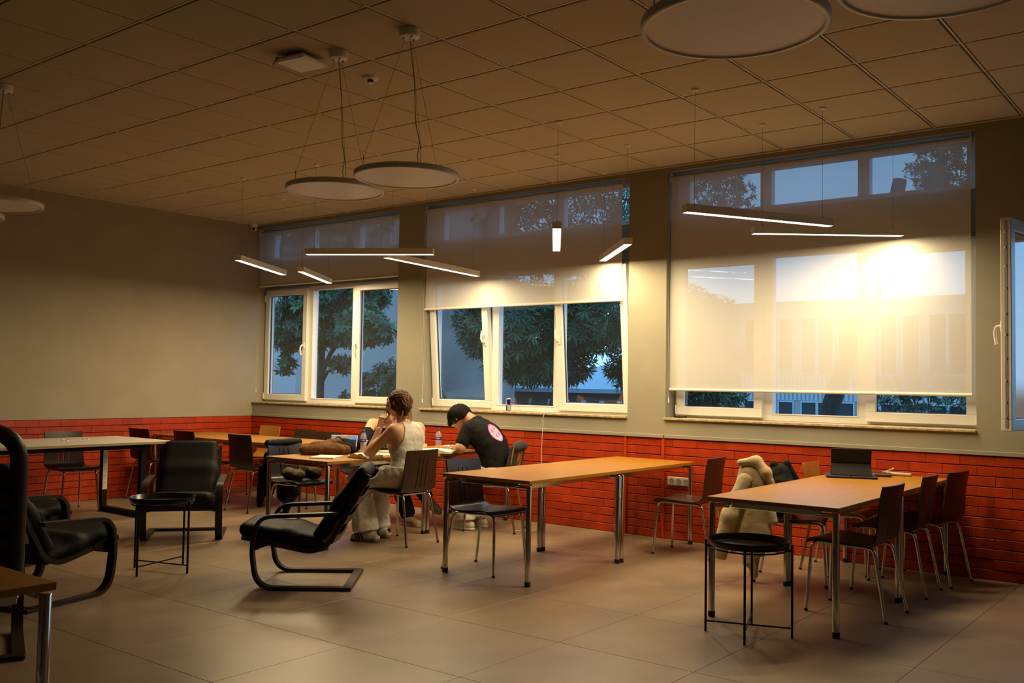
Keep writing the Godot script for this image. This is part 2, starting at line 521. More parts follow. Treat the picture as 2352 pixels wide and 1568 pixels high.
func room():
	# floor of 0.8 m tiles with open joints
	var fl := structure("floor", "grey brown stone-look floor tiles laid square to the walls", "floor")
	var b := B.new()
	b.span(Vector3(-0.3, -0.25, -0.3), Vector3(X1 + 0.3, -0.004, Z1 + 0.3))
	part("screed", b, mats["floor_joint"], fl)
	var tile := B.new()
	tile.box(Vector3(0, -0.006, 0), Vector3(0.798, 0.012, 0.798), 0.0012)
	var tm := tile.mesh()
	for i in range(-8, 10):
		for j in range(-7, 8):
			var x := 5.74 + 0.8 * i + 0.4
			var z := 5.07 + 0.8 * j + 0.4
			var x0 := maxf(x - 0.4, 0.0); var x1 := minf(x + 0.4, X1)
			var z0 := maxf(z - 0.4, 0.0); var z1 := minf(z + 0.4, Z1)
			if x1 - x0 < 0.02 or z1 - z0 < 0.02: continue
			var o: MeshInstance3D
			if x1 - x0 > 0.79 and z1 - z0 > 0.79:
				o = part("tile", tm, mats["floor_tile"], fl)
				o.position = Vector3(x, 0, z)
			else:
				var c := B.new()
				c.span(Vector3(x0, -0.012, z0), Vector3(x1 - 0.0025, 0, z1 - 0.0025), 0.0012)
				part("tile", c, mats["floor_tile"], fl)
	# ceiling: a suspended grid of 0.6 m tiles
	var ce := structure("ceiling", "suspended ceiling of square mineral tiles in a metal grid", "ceiling")
	b = B.new()
	b.span(Vector3(-0.3, H + 0.03, -0.3), Vector3(X1 + 0.3, H + 0.3, Z1 + 0.3))
	part("slab", b, mats["plenum"], ce)
	tile = B.new()
	tile.box(Vector3(0, 0.008, 0), Vector3(0.570, 0.016, 0.570), 0.003)
	tm = tile.mesh()
	var gx := []
	var gz := []
	for i in range(-11, 12):
		var x := 6.576 + 0.6 * i
		if x < X1: gx.append(x)
	for j in range(-12, 7):
		var z := 3.646 - 0.6 * j
		if z > -0.1 and z < Z1: gz.append(z)
	gz.sort()
	for x in gx:
		for z in gz:
			var x0: float = maxf(x, 0.012); var x1: float = minf(x + 0.6, X1)
			var z0: float = maxf(z, 0.012); var z1: float = minf(z + 0.6, Z1)
			if x1 - x0 < 0.05 or z1 - z0 < 0.05: continue
			var o: MeshInstance3D
			if x1 - x0 > 0.59 and z1 - z0 > 0.59:
				o = part("ceiling_tile", tm, mats["ceiling_tile"], ce)
				o.position = Vector3(x + 0.3, H, z + 0.3)
				o.rotation.y = PI / 2 * rng.randi_range(0, 3)
			else:
				var c := B.new()
				c.span(Vector3(x0 + 0.012, H, z0 + 0.012), Vector3(x1 - 0.012, H + 0.016, z1 - 0.012), 0.003)
				part("ceiling_tile", c, mats["ceiling_tile"], ce)
	var bar := B.new()
	bar.span(Vector3(-0.0055, 0.003, 0.0), Vector3(0.0055, 0.03, Z1))
	var bm := bar.mesh()
	for x in gx:
		if x > 0.05: part("grid_bar", bm, mats["ceiling_grid"], ce).position = Vector3(x, H + 0.0005, 0)
	bar = B.new()
	bar.span(Vector3(0, 0.003, -0.0055), Vector3(X1, 0.03, 0.0055))
	bm = bar.mesh()
	for z in gz:
		if z > 0.05: part("grid_bar", bm, mats["ceiling_grid"], ce).position = Vector3(0, H + 0.001, z)
	b = B.new()
	b.span(Vector3(0, H - 0.002, 0), Vector3(X1, H + 0.03, 0.024))
	b.span(Vector3(0, H - 0.0025, 0), Vector3(0.024, H + 0.03, Z1))
	part("edge_trim", b, mats["ceiling_grid"], ce)

	# walls: plaster above, painted brick below
	var ww := structure("wall_window", "olive beige wall with three tall windows above painted orange brick", "wall")
	b = B.new()
	var D := -0.32
	for k in bays.size():
		b.span(Vector3(bays[k][0], 0.902, D), Vector3(bays[k][1], 1.066, 0.0))
		b.span(Vector3(bays[k][0], 2.56, D), Vector3(bays[k][1], 2.925, -0.19))
		b.span(Vector3(bays[k][0], 3.335, D), Vector3(bays[k][1], H + 0.05, 0.0))
		var px: float = bays[k][1]
		var pe: float = bays[k + 1][0] if k + 1 < bays.size() else X1
		b.span(Vector3(px, 0.902, D), Vector3(pe, H + 0.05, 0.0))
	part("plaster", b, mats["wall_paint"], ww)
	b = B.new()
	b.span(Vector3(-0.0, 0.0, D), Vector3(X1, 0.902, -0.007))
	part("mortar", b, mats["mortar_paint"], ww)
	bricks(ww, true, X1, 3.9, 9.5)
	b = B.new()
	for x in [5.638, 6.036]:
		b.span(Vector3(x - 0.014, 0.0, -0.006), Vector3(x + 0.014, 0.899, 0.016), 0.003)
	part("corner_strip", b, mats["brick_paint_light"], ww)
	var rail := structure("trim_1", "olive painted dado rail capping the brick below the windows", "trim")
	b = B.new()
	b.span(Vector3(0.0, 0.902, -0.002), Vector3(5.628, 0.934, 0.018), 0.003)
	b.span(Vector3(5.630, 0.902, -0.002), Vector3(6.040, 0.934, 0.024), 0.003)
	b.span(Vector3(6.048, 0.902, -0.002), Vector3(X1, 0.934, 0.018), 0.003)
	part("dado_rail", b, mats["wall_paint"], rail)
	var wl := structure("wall_left", "plain beige end wall above painted orange brick", "wall")
	b = B.new()
	b.span(Vector3(-0.3, 0.905, -0.32), Vector3(0.0, H + 0.05, Z1 + 0.3))
	part("plaster", b, mats["wall_paint_grey"], wl)
	b = B.new()
	b.span(Vector3(-0.3, 0.0, -0.3), Vector3(-0.007, 0.905, Z1 + 0.3))
	part("mortar", b, mats["mortar_paint"], wl)
	bricks(wl, false, Z1, 0.0, 5.6)
	var wr := structure("wall_right", "plain beige wall outside the view", "wall")
	b = B.new()
	b.span(Vector3(X1, 0, -0.32), Vector3(X1 + 0.3, H + 0.05, Z1 + 0.3))
	part("plaster", b, mats["wall_paint"], wr)
	wr = structure("wall_rear", "plain beige wall behind the viewer", "wall")
	b = B.new()
	b.span(Vector3(-0.3, 0, Z1), Vector3(X1 + 0.3, H + 0.05, Z1 + 0.3))
	part("plaster", b, mats["wall_paint"], wr)

func bricks(parent: Node3D, along_x: bool, far: float, from: float, to: float):
	# stretcher bond, 12 courses of 75 mm; single bricks as far as they can be told apart, the rest joined
	var variants := []
	for k in 6:
		var b := B.new()
		var l := 0.2392
		var pr := 0.002 + 0.0015 * (k % 3)
		if along_x: b.span(Vector3(-l / 2, -0.034, -0.012), Vector3(l / 2, 0.034, pr), 0.0016)
		else: b.span(Vector3(-0.012, -0.034, -l / 2), Vector3(pr, 0.034, l / 2), 0.0016)
		variants.append(b.mesh())
	var paints := ["brick_paint", "brick_paint", "brick_paint_dark", "brick_paint", "brick_paint_light"]
	var rest := B.new()
	var top := 0.899 if along_x else 0.902
	for c in 12:
		var y := (c + 0.5) * top / 12.0
		var s := -0.12 * (c % 2) - rng.randf() * 0.02
		while s < far:
			var lo: float = maxf(s, 0.006)
			var hi: float = s + 0.2405
			var at := (lo + hi) * 0.5
			s = hi
			if hi - lo < 0.03: continue
			var whole := hi - lo > 0.235
			var cut := along_x and (absf(at - 5.638) < 0.135 or absf(at - 6.036) < 0.135)
			if at > from and at < to and whole and not cut:
				var o := part("brick", variants[rng.randi() % 6], mats[paints[rng.randi() % 5]], parent)
				o.position = Vector3(at, y + rng.randf_range(-0.0012, 0.0012), 0) if along_x else Vector3(0, y + rng.randf_range(-0.0012, 0.0012), at)
				o.rotation.y = rng.randf_range(-0.006, 0.006)
			elif along_x:
				rest.span(Vector3(lo, y - 0.034, -0.012), Vector3(hi - 0.0013, y + 0.034, 0.003 if not cut else 0.002), 0.003)
			else:
				rest.span(Vector3(-0.012, y - 0.034, lo), Vector3(0.003, y + 0.034, hi - 0.0013), 0.003)
	part("brickwork", rest, mats["brick_paint"], parent).set_meta("kind", "stuff")

# ---------- windows, blinds ----------
func frame_ring(b: B, x0: float, x1: float, y0: float, y1: float, w: float, z0: float, z1: float):
	b.span(Vector3(x0, y0, z0), Vector3(x1, y0 + w, z1), 0.004)
	b.span(Vector3(x0, y1 - w, z0), Vector3(x1, y1, z1), 0.004)
	b.span(Vector3(x0, y0 + w, z0), Vector3(x0 + w, y1 - w, z1), 0.004)
	b.span(Vector3(x1 - w, y0 + w, z0), Vector3(x1, y1 - w, z1), 0.004)

func handle_mesh(up: bool) -> B:
	var b := B.new()
	b.box(Vector3(0, 0, 0.006), Vector3(0.03, 0.075, 0.012), 0.004)
	var s := 1.0 if up else -1.0
	b.tube([Vector3(0, 0, 0.01), Vector3(0, 0, 0.035), Vector3(-0.004, s * 0.012, 0.048), Vector3(-0.010, s * 0.045, 0.054), Vector3(-0.008, s * 0.085, 0.050), Vector3(-0.002, s * 0.125, 0.042)], 0.0105, 8)
	return b

func sash(parent: Node3D, x0: float, x1: float, tilt: float, handle_right: bool, open_at := 0.0) -> Node3D:
	# one casement 1.42 m high; its origin is the bottom edge, so that it can tilt inwards
	var s := Node3D.new()
	s.name = "sash"
	parent.add_child(s, true)
	s.position = Vector3(x0, 1.112, -0.185 if tilt == 0.0 else -0.205)
	s.rotation.x = deg_to_rad(tilt)
	var w := x1 - x0
	var b := B.new()
	frame_ring(b, 0, w, 0, 1.425, 0.078, -0.03, 0.038)
	frame_ring(b, 0.066, w - 0.066, 0.066, 1.359, 0.014, -0.012, 0.030)
	part("sash_frame", b, mats["frame_plastic"], s)
	b = B.new()
	frame_ring(b, 0.080, w - 0.080, 0.080, 1.345, 0.006, -0.006, 0.014)
	part("glazing_seal", b, mats["seal_rubber"], s)
	b = B.new()
	b.span(Vector3(0.078, 0.078, -0.002), Vector3(w - 0.078, 1.347, 0.002))
	part("pane", b, mats["glass"], s)
	var h := part("handle", handle_mesh(tilt > 0.0), mats["white_plastic"], s)
	h.position = Vector3(w - 0.04 if handle_right else 0.04, 0.70, 0.038)
	b = B.new()
	var hx := 0.0 if handle_right else w
	for y in [0.05, 1.32]:
		b.tube([Vector3(hx, y - 0.04, 0.045), Vector3(hx, y + 0.04, 0.045)], 0.008, 8)
	part("hinge", b, mats["white_plastic"], s)
	return s

func windows():
	var names := ["white window with closed casements beside the left wall, magnolia behind it", "white window with two inward tilted casements behind the students", "white window almost covered by the long lowered blind", "white window at the picture edge with its casement swung into the room"]
	for k in 4:
		var x0: float = bays[k][0]
		var x1: float = bays[k][1]
		var w := structure("window_%d" % (k + 1), names[k], "window")
		w.position = Vector3(x0, 0, 0)
		var W := x1 - x0
		var b := B.new()
		var z0 := -0.27
		var z1 := -0.185
		b.span(Vector3(0, 1.088, z0), Vector3(W, 1.146, z1), 0.003)
		b.span(Vector3(0, 2.506, z0), Vector3(W, 2.56, z1), 0.003)
		for q in [[0.0, 0.05], [0.84, 0.935], [1.672, 1.765], [W - 0.05, W]]:
			b.span(Vector3(q[0], 1.146, z0), Vector3(q[1], 2.506, z1), 0.003)
		frame_ring(b, 0.93, 1.677, 1.140, 2.512, 0.012, z1 - 0.01, z1 + 0.006)
		part("frame", b, mats["frame_plastic"], w)
		b = B.new()
		b.span(Vector3(0, 2.925, z0), Vector3(W, 2.962, z1), 0.003)
		b.span(Vector3(0, 3.280, z0), Vector3(W, 3.335, z1), 0.003)
		for q in [[0.0, 0.13], [0.82, 0.922], [1.668, 1.762], [W - 0.1, W]]:
			b.span(Vector3(q[0], 2.962, z0), Vector3(q[1], 3.280, z1), 0.003)
		part("upper_frame", b, mats["frame_plastic"], w)
		b = B.new()
		b.span(Vector3(0.935, 1.146, -0.232), Vector3(1.672, 2.506, -0.228))
		part("pane", b, mats["glass"], w)
		for q in [[0.13, 0.82], [0.922, 1.668], [1.762, W - 0.1]]:
			b = B.new()
			b.span(Vector3(q[0], 2.962, -0.232), Vector3(q[1], 3.280, -0.228))
			part("pane", b, mats["glass"], w)
		b = B.new()
		b.span(Vector3(0, 1.066, -0.27), Vector3(W, 1.088, 0.0), 0.0)
		b.span(Vector3(-0.012 if k else 0.0, 1.066, 0.0), Vector3(W - 0.002, 1.088, 0.026), 0.004)
		part("window_sill", b, mats["sill_stone"], w)
		var tilt := 4.9 if k == 1 else 0.0
		if k != 3:
			sash(w, 0.03, 0.86, tilt, true)
			sash(w, 1.745, minf(W - 0.025, 2.585), tilt, false)
		else:
			var s := sash(w, 0.045, 0.875, 0.0, true)
			# this casement is swung wide open into the room about its left edge
			s.position = Vector3(0.062, 1.112, -0.135)
			s.rotation.y = deg_to_rad(-98.0)
			var g := B.new()
			g.span(Vector3(0.8301, 0.02, -0.006), Vector3(0.8325, 1.405, 0.012))
			for y in [0.09, 0.19, 0.33, 0.48, 0.64, 0.78, 0.95, 1.10, 1.22, 1.33]:
				g.box(Vector3(0.8335, y, 0.003), Vector3(0.006, 0.018, 0.012), 0.002)
			part("lock_strip", g, mats["aluminium"], s)
			sash(w, 1.745, 2.585, 0.0, false)
	# the adjoining room of daylight: roller blinds hang in front of the glass, inside the window recess
	var bl := [[0, 2.578, "short roller blind drawn a third down over the corner window"], [1, 2.172, "roller blind drawn half down over the tilted casements"], [2, 1.335, "long roller blind drawn almost to the sill"]]
	for q in bl:
		var x0: float = bays[q[0]][0]
		var yb: float = q[1]
		var t := thing("roller_blind", q[2], "blind", Vector3(x0, yb, -0.055 if q[0] != 1 else -0.026), 0.0, "roller blinds in the window recesses")
		var b := B.new()
		var L := 2.556
		b.quad(Vector3(0.012, 0.012, 0), Vector3(L, 0.012, 0), Vector3(L, 3.288 - yb, 0), Vector3(0.012, 3.288 - yb, 0), Vector3(0, 0, 1))
		part("fabric", b, mats["blind_fabric"], t)
		b = B.new()
		b.tube([Vector3(0.008, 0.008, 0), Vector3(L + 0.004, 0.008, 0)], 0.0135, 10)
		part("bottom_bar", b, mats["blind_bar"], t)
		b = B.new()
		b.tube([Vector3(0.015, 3.288 - yb, -0.021), Vector3(L, 3.288 - yb, -0.021)], 0.020, 14)
		part("roller_tube", b, mats["aluminium"], t)
		for x in [0.004, L + 0.006]:
			b = B.new()
			b.span(Vector3(x - 0.003, 3.255 - yb, -0.05), Vector3(x + 0.003, 3.335 - yb, 0.012), 0.002)
			part("bracket", b, mats["white_plastic"], t)
		var low: float = [1.245, 1.185, 1.262][q[0]] - yb
		b = B.new()
		b.tube([Vector3(0.003, 3.29 - yb, 0.016), Vector3(0.002, low, 0.012)], 0.0016, 6)
		b.tube([Vector3(0.010, 3.29 - yb, -0.014), Vector3(0.006, low, 0.004)], 0.0016, 6)
		var ch := part("pull_chain", b, mats["cable_white"], t)
		b = B.new()
		b.box(Vector3(0.004, low - 0.02, 0.009), Vector3(0.017, 0.052, 0.014), 0.006)
		part("chain_weight", b, mats["white_plastic"], ch)

# ---------- out of doors ----------
func leaf(b: B, p: Vector3, d: Vector3, up: Vector3, l: float, w: float):
	var s := d.cross(up).normalized()
	var nn := s.cross(d).normalized()
	var m := p + d * l * 0.5 - nn * l * 0.06
	var e := p + d * l - nn * l * 0.16
	var n1 := (nn + s * 0.35).normalized()
	var n2 := (nn - s * 0.35).normalized()
	b.tri(p, m + s * w * 0.5 + nn * w * 0.12, m, n1, n1, nn)
	b.tri(p, m - s * w * 0.5 + nn * w * 0.12, m, n2, n2, nn)
	b.tri(e, m + s * w * 0.5 + nn * w * 0.12, m, n1, n1, nn)
	b.tri(e, m - s * w * 0.5 + nn * w * 0.12, m, n2, n2, nn)

func tree(called: String, label: String, at: Vector3, trunk: Array, r0: float, r1: float, limbs: Array, crowns: Array, per: int, l: float, w: float, whorl: int, sd: int):
	# crowns: [centre, half-size, share]; leaves sit in whorls at twig tips spread through the crown
	var t := thing(called, label, "tree", at)
	var r := RandomNumberGenerator.new()
	r.seed = sd
	var b := B.new()
	b.tube(trunk, r0, 10, true, r1)
	for q in limbs: b.tube(q[0], q[1], 7, true, q[1] * 0.45)
	part("trunk", b, mats["bark"], t)
	var bs := {"leaf_dark": B.new(), "leaf_mid": B.new(), "leaf_light": B.new()}
	var tw := B.new()
	for c in crowns:
		for k in int(per * c[2]):
			var u := Vector3(r.randf_range(-1, 1), r.randf_range(-1, 1), r.randf_range(-1, 1))
			if u.length() > 1.0: u = u.normalized() * r.randf_range(0.75, 1.0)
			var p: Vector3 = c[0] + u * c[1]
			var out := (u.normalized() + Vector3(0, 0.35, 0) + Vector3(r.randf_range(-0.5, 0.5), r.randf_range(-0.4, 0.4), r.randf_range(-0.5, 0.5))).normalized()
			tw.tube([p - out * l * 1.6, p], 0.006, 4, false)
			var x := out.cross(Vector3.UP if absf(out.y) < 0.9 else Vector3.RIGHT).normalized()
			var y := out.cross(x)
			var kind: String = ["leaf_dark", "leaf_dark", "leaf_mid", "leaf_mid", "leaf_light"][r.randi() % 5]
			for j in whorl:
				var a := TAU * (j + r.randf() * 0.5) / whorl
				var d := (x * cos(a) + y * sin(a) + out * r.randf_range(0.2, 0.9) + Vector3(0, -0.25, 0)).normalized()
				leaf(bs[kind], p, d, out + Vector3(0.01, 0, 0.02), l * r.randf_range(0.75, 1.15), w * r.randf_range(0.8, 1.1))
	part("twigs", tw, mats["bark"], t).set_meta("kind", "stuff")
	for kind in bs:
		part("foliage", bs[kind], mats[kind], t).set_meta("kind", "stuff")

func outdoors():
	var b := B.new()
	b.span(Vector3(-60, -1.3, -70), Vector3(60, -0.6, -0.5))
	var g := part("ground", b, mats["asphalt"], self)
	g.set_meta("kind", "structure"); g.set_meta("label", "dark paved yard outside the windows"); g.set_meta("category", "ground")
	# white building with a set-back wing and an entrance canopy
	var t := thing("white_building", "pale rendered building seen through the corner window with a canopied entrance", "building", Vector3(-10.2, -0.6, -9.0))
	b = B.new()
	b.span(Vector3(-9, 0, -6), Vector3(0, 9, 0))
	part("front_wall", b, mats["render_white"], t)
	b = B.new()
	b.span(Vector3(0.0, 0, -5.2), Vector3(3.45, 9, -4.2))
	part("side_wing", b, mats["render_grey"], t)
	b = B.new()
	b.span(Vector3(-1.2, 0, -4.25), Vector3(0.8, 3.0, -3.9))
	part("wing_wall", b, mats["render_white"], t)
	b = B.new()
	b.span(Vector3(-0.9, 1.62, -3.95), Vector3(0.9, 1.80, -2.7), 0.01)
	part("canopy", b, mats["frame_outside"], t)
	b = B.new()
	b.span(Vector3(-0.6, 0.0, -3.96), Vector3(0.9, 1.6, -3.88))
	part("entrance", b, mats["pane_dark"], t)
	# low shed-like building with a sheet roof and tall narrow windows
	t = thing("low_building", "low dark walled building with a pale sheet roof beyond the second window", "building", Vector3(-8.4, -0.6, -16.0))
	b = B.new()
	b.span(Vector3(0.05, 0, -6), Vector3(6.0, 1.75, 0))
	part("wall", b, mats["wall_dark"], t)
	b = B.new()
	b.prism([Vector3(-0.1, 1.72, 0.35), Vector3(6.1, 1.72, 0.35), Vector3(6.1, 2.6, -6.0), Vector3(-0.1, 2.6, -6.0)], Vector3.UP, 0.12)
	part("roof", b, mats["roof_sheet"], t)
	for i in 8:
		b = B.new()
		var x := 1.55 + i * 0.62
		b.span(Vector3(x, 0.55, -0.05), Vector3(x + 0.17, 1.5, 0.03))
		var f := part("window_frame", b, mats["frame_outside"], t)
		b = B.new()
		b.span(Vector3(x + 0.035, 0.68, 0.02), Vector3(x + 0.135, 1.36, 0.04))
		part("window_pane", b, mats["pane_dark"], f)
	b = B.new()
	b.tube([Vector3(0.15, 1.6, 2.6), Vector3(0.75, -0.0, 2.6)], 0.07, 8)
	single_at("roof_pole", b, mats["frame_outside"], "slanted pale pole in the yard outside the second window", "pole", Vector3(-8.4, -0.6, -16.0))
	# long block with rows of windows behind the third window
	t = thing("school_block", "long pale blue block with rows of tall windows behind the lowered blind", "building", Vector3(-2.2, -0.6, -14.0))
	b = B.new()
	b.span(Vector3(0, 0, -6), Vector3(11, 4.0, 0))
	part("wall", b, mats["render_white"], t)
	for i in 22:
		for row in 2:
			b = B.new()
			var x := 0.25 + i * 0.47 + (0.08 if i % 3 == 2 else 0.0)
			var y := 0.35 + row * 1.95
			b.span(Vector3(x, y, -0.02), Vector3(x + 0.33, y + 1.28, 0.02))
			var p := part("window_pane", b, mats["pane_dark"], t)
			b = B.new()
			frame_ring(b, x - 0.03, x + 0.36, y - 0.03, y + 1.31, 0.03, 0.0, 0.05)
			part("window_frame", b, mats["frame_outside"], p)
	b = B.new()
	for i in 110:
		b.span(Vector3(i * 0.1, 1.68, 0.0), Vector3(i * 0.1 + 0.055, 2.28, 0.03))
	part("ribbed_band", b, mats["frame_outside"], t).set_meta("kind", "stuff")
	# trees
	tree("magnolia_tree", "broad leaved evergreen tree with a forked trunk outside the corner window", Vector3(-4.54, -0.6, -5.0),
		[Vector3(0, 0, 0), Vector3(0.0, 1.2, 0), Vector3(0.02, 2.05, 0), Vector3(0.05, 3.2, 0), Vector3(0.1, 4.6, 0)], 0.105, 0.05,
		[[[Vector3(0, 1.85, 0), Vector3(0.35, 2.15, 0.1), Vector3(0.8, 2.25, 0.2), Vector3(1.3, 2.35, 0.2)], 0.04], [[Vector3(0.0, 2.0, 0), Vector3(0.3, 2.5, 0), Vector3(0.7, 2.9, 0), Vector3(1.1, 3.0, 0.1)], 0.055], [[Vector3(0, 2.0, 0), Vector3(-0.3, 2.5, 0.1), Vector3(-0.6, 3.1, 0.1)], 0.05]],
		[[Vector3(0.25, 3.45, 0.1), Vector3(0.95, 0.85, 0.8), 1.3], [Vector3(1.25, 3.0, 0.2), Vector3(0.75, 0.38, 0.5), 0.40], [Vector3(1.0, 3.7, 0.0), Vector3(0.75, 0.5, 0.6), 0.55], [Vector3(-0.62, 3.2, 0.3), Vector3(0.22, 0.75, 0.4), 0.25], [Vector3(-0.7, 2.25, 0.3), Vector3(0.12, 0.18, 0.2), 0.03], [Vector3(0.2, 4.9, 0), Vector3(1.6, 0.9, 1.0), 0.9], [Vector3(1.0, 2.30, 0.25), Vector3(0.40, 0.12, 0.2), 0.04], [Vector3(2.0, 2.9, 0.2), Vector3(0.25, 0.2, 0.2), 0.03]],
		620, 0.17, 0.075, 7, 11)
	tree("evergreen_bush", "dense dark bush outside the corner window below the magnolia", Vector3(-3.4, -0.6, -6.0),
		[Vector3(0, 0, 0), Vector3(0.05, 1.0, 0), Vector3(0.1, 1.8, 0)], 0.06, 0.03, [],
		[[Vector3(0.15, 1.65, 0), Vector3(1.05, 0.80, 0.7), 1.3], [Vector3(-0.9, 1.3, 0.1), Vector3(0.6, 0.55, 0.5), 0.5], [Vector3(0.7, 2.2, 0), Vector3(0.4, 0.4, 0.4), 0.2]], 620, 0.10, 0.05, 7, 12)
	tree("mango_tree", "large tree with long drooping leaves and a slanted pale trunk outside the second window", Vector3(1.0, -0.6, -5.0),
		[Vector3(0.1, 0, 0.0), Vector3(0.25, 1.5, 0), Vector3(0.55, 2.55, 0), Vector3(0.85, 2.95, 0), Vector3(1.2, 3.35, 0), Vector3(1.6, 4.4, -0.2)], 0.15, 0.08,
		[[[Vector3(0.4, 2.3, 0), Vector3(0.45, 2.9, -0.2), Vector3(0.6, 3.6, -0.3)], 0.07]],
		[[Vector3(-0.6, 3.0, 0.0), Vector3(1.15, 0.75, 0.8), 1.1], [Vector3(0.6, 3.1, -0.3), Vector3(0.9, 0.7, 0.5), 0.7], [Vector3(-0.3, 2.35, -0.4), Vector3(1.0, 0.4, 0.6), 0.5], [Vector3(1.9, 2.6, -0.9), Vector3(1.3, 1.0, 0.5), 1.2], [Vector3(1.75, 2.85, 0.35), Vector3(0.3, 0.3, 0.25), 0.06], [Vector3(0.4, 4.6, -0.2), Vector3(2.2, 0.9, 1.0), 0.9], [Vector3(2.2, 1.9, -1.2), Vector3(0.8, 0.35, 0.4), 0.2]],
		640, 0.20, 0.036, 9, 13)
	tree("pine_tree", "tall tree with a leaning trunk behind the lowered blind", Vector3(5.4, -0.6, -5.0),
		[Vector3(0.0, 0, 0), Vector3(0.22, 1.2, 0), Vector3(0.55, 2.3, 0), Vector3(0.9, 3.4, -0.3), Vector3(1.1, 4.8, -0.6)], 0.14, 0.09, [],
		[[Vector3(1.45, 5.35, -2.6), Vector3(0.85, 0.55, 0.8), 0.6], [Vector3(-2.75, 5.2, -2.8), Vector3(0.8, 0.75, 0.8), 0.65], [Vector3(2.2, 5.6, -2.6), Vector3(0.6, 0.5, 0.6), 0.3]], 620, 0.11, 0.03, 9, 14)
	tree("hedge_bush", "dark bush outside the last pane of the third window", Vector3(6.5, -0.6, -7.0),
		[Vector3(0, 0, 0), Vector3(0.05, 1.0, 0), Vector3(0.0, 1.6, 0)], 0.05, 0.03, [],
		[[Vector3(0.0, 1.5, 0), Vector3(0.95, 0.9, 0.6), 1.0]], 420, 0.10, 0.045, 7, 15)

func single_at(called: String, b: B, m: Material, label: String, category: String, at: Vector3, group := "") -> MeshInstance3D:
	var o := single(called, b, m, label, category, group)
	o.position = at
	return o

# ---------- lamps ----------
func led_bar(a: Vector3, c: Vector3, wires: Array, label: String):
	# a and c: the two ends of the glowing underside
	var mid := (a + c) * 0.5
	var t := thing("led_bar_lamp", label, "lamp", mid, 0.0, "lit linear pendant lamps")
	var d := (c - a).normalized()
	var l := (c - a).length()
	var s := d.cross(Vector3.UP).normalized()
	var up := s.cross(d).normalized()
	var bs := Basis(d, up, s)
	var b := B.new()
	b.t = Transform3D(bs, Vector3.ZERO)
	b.span(Vector3(-l / 2, 0.0, -0.0345), Vector3(l / 2, 0.056, -0.031), 0.001)
	b.span(Vector3(-l / 2, 0.0, 0.031), Vector3(l / 2, 0.056, 0.0345), 0.001)
	b.span(Vector3(-l / 2, 0.006, -0.031), Vector3(l / 2, 0.056, 0.031))
	b.span(Vector3(-l / 2 - 0.003, 0.0, -0.0345), Vector3(-l / 2, 0.056, 0.0345), 0.001)
	b.span(Vector3(l / 2, 0.0, -0.0345), Vector3(l / 2 + 0.003, 0.056, 0.0345), 0.001)
	part("housing", b, mats["lamp_housing"], t)
	b = B.new()
	b.t = Transform3D(bs, Vector3.ZERO)
	b.span(Vector3(-l / 2 + 0.001, 0.001, -0.0305), Vector3(l / 2 - 0.001, 0.006, 0.0305))
	part("lamp_diffuser", b, mats["lamp_diffuser_lit"], t)
	var al := AreaLight3D.new()
	al.name = "lamp_light"
	al.area_size = Vector2(l - 0.01, 0.06)
	al.light_color = LAMP
	al.light_energy = LAMP_ENERGY
	al.area_range = 16.0
	al.shadow_enabled = true
	t.add_child(al)
	al.basis = Basis(d, s, -d.cross(s).normalized()) if d.cross(s).y < 0 else Basis(d, -s, d.cross(-s).normalized())
	# the light looks along its own -z, which must point down
	if (al.basis * Vector3(0, 0, -1)).y > 0: al.basis = Basis(-d, al.basis.y, -al.basis.z)
	al.position = Vector3(0, -0.004, 0)
	for w in wires:
		var p: Vector3 = a.lerp(c, w) - mid + up * 0.056
		var top := Vector3(p.x, H - mid.y, p.z)
		b = B.new()
		b.tube([p, p + Vector3(0, 0.018, 0)], 0.004, 6)
		b.tube([p, top], 0.0011, 5)
		part("suspension_wire", b, mats["wire"], t)
		b = B.new()
		b.lathe([Vector2(0.0, -0.016), Vector2(0.012, -0.016), Vector2(0.026, -0.010), Vector2(0.028, 0.0)], top, 16)
		part("ceiling_cup", b, mats["white_plastic"], t)

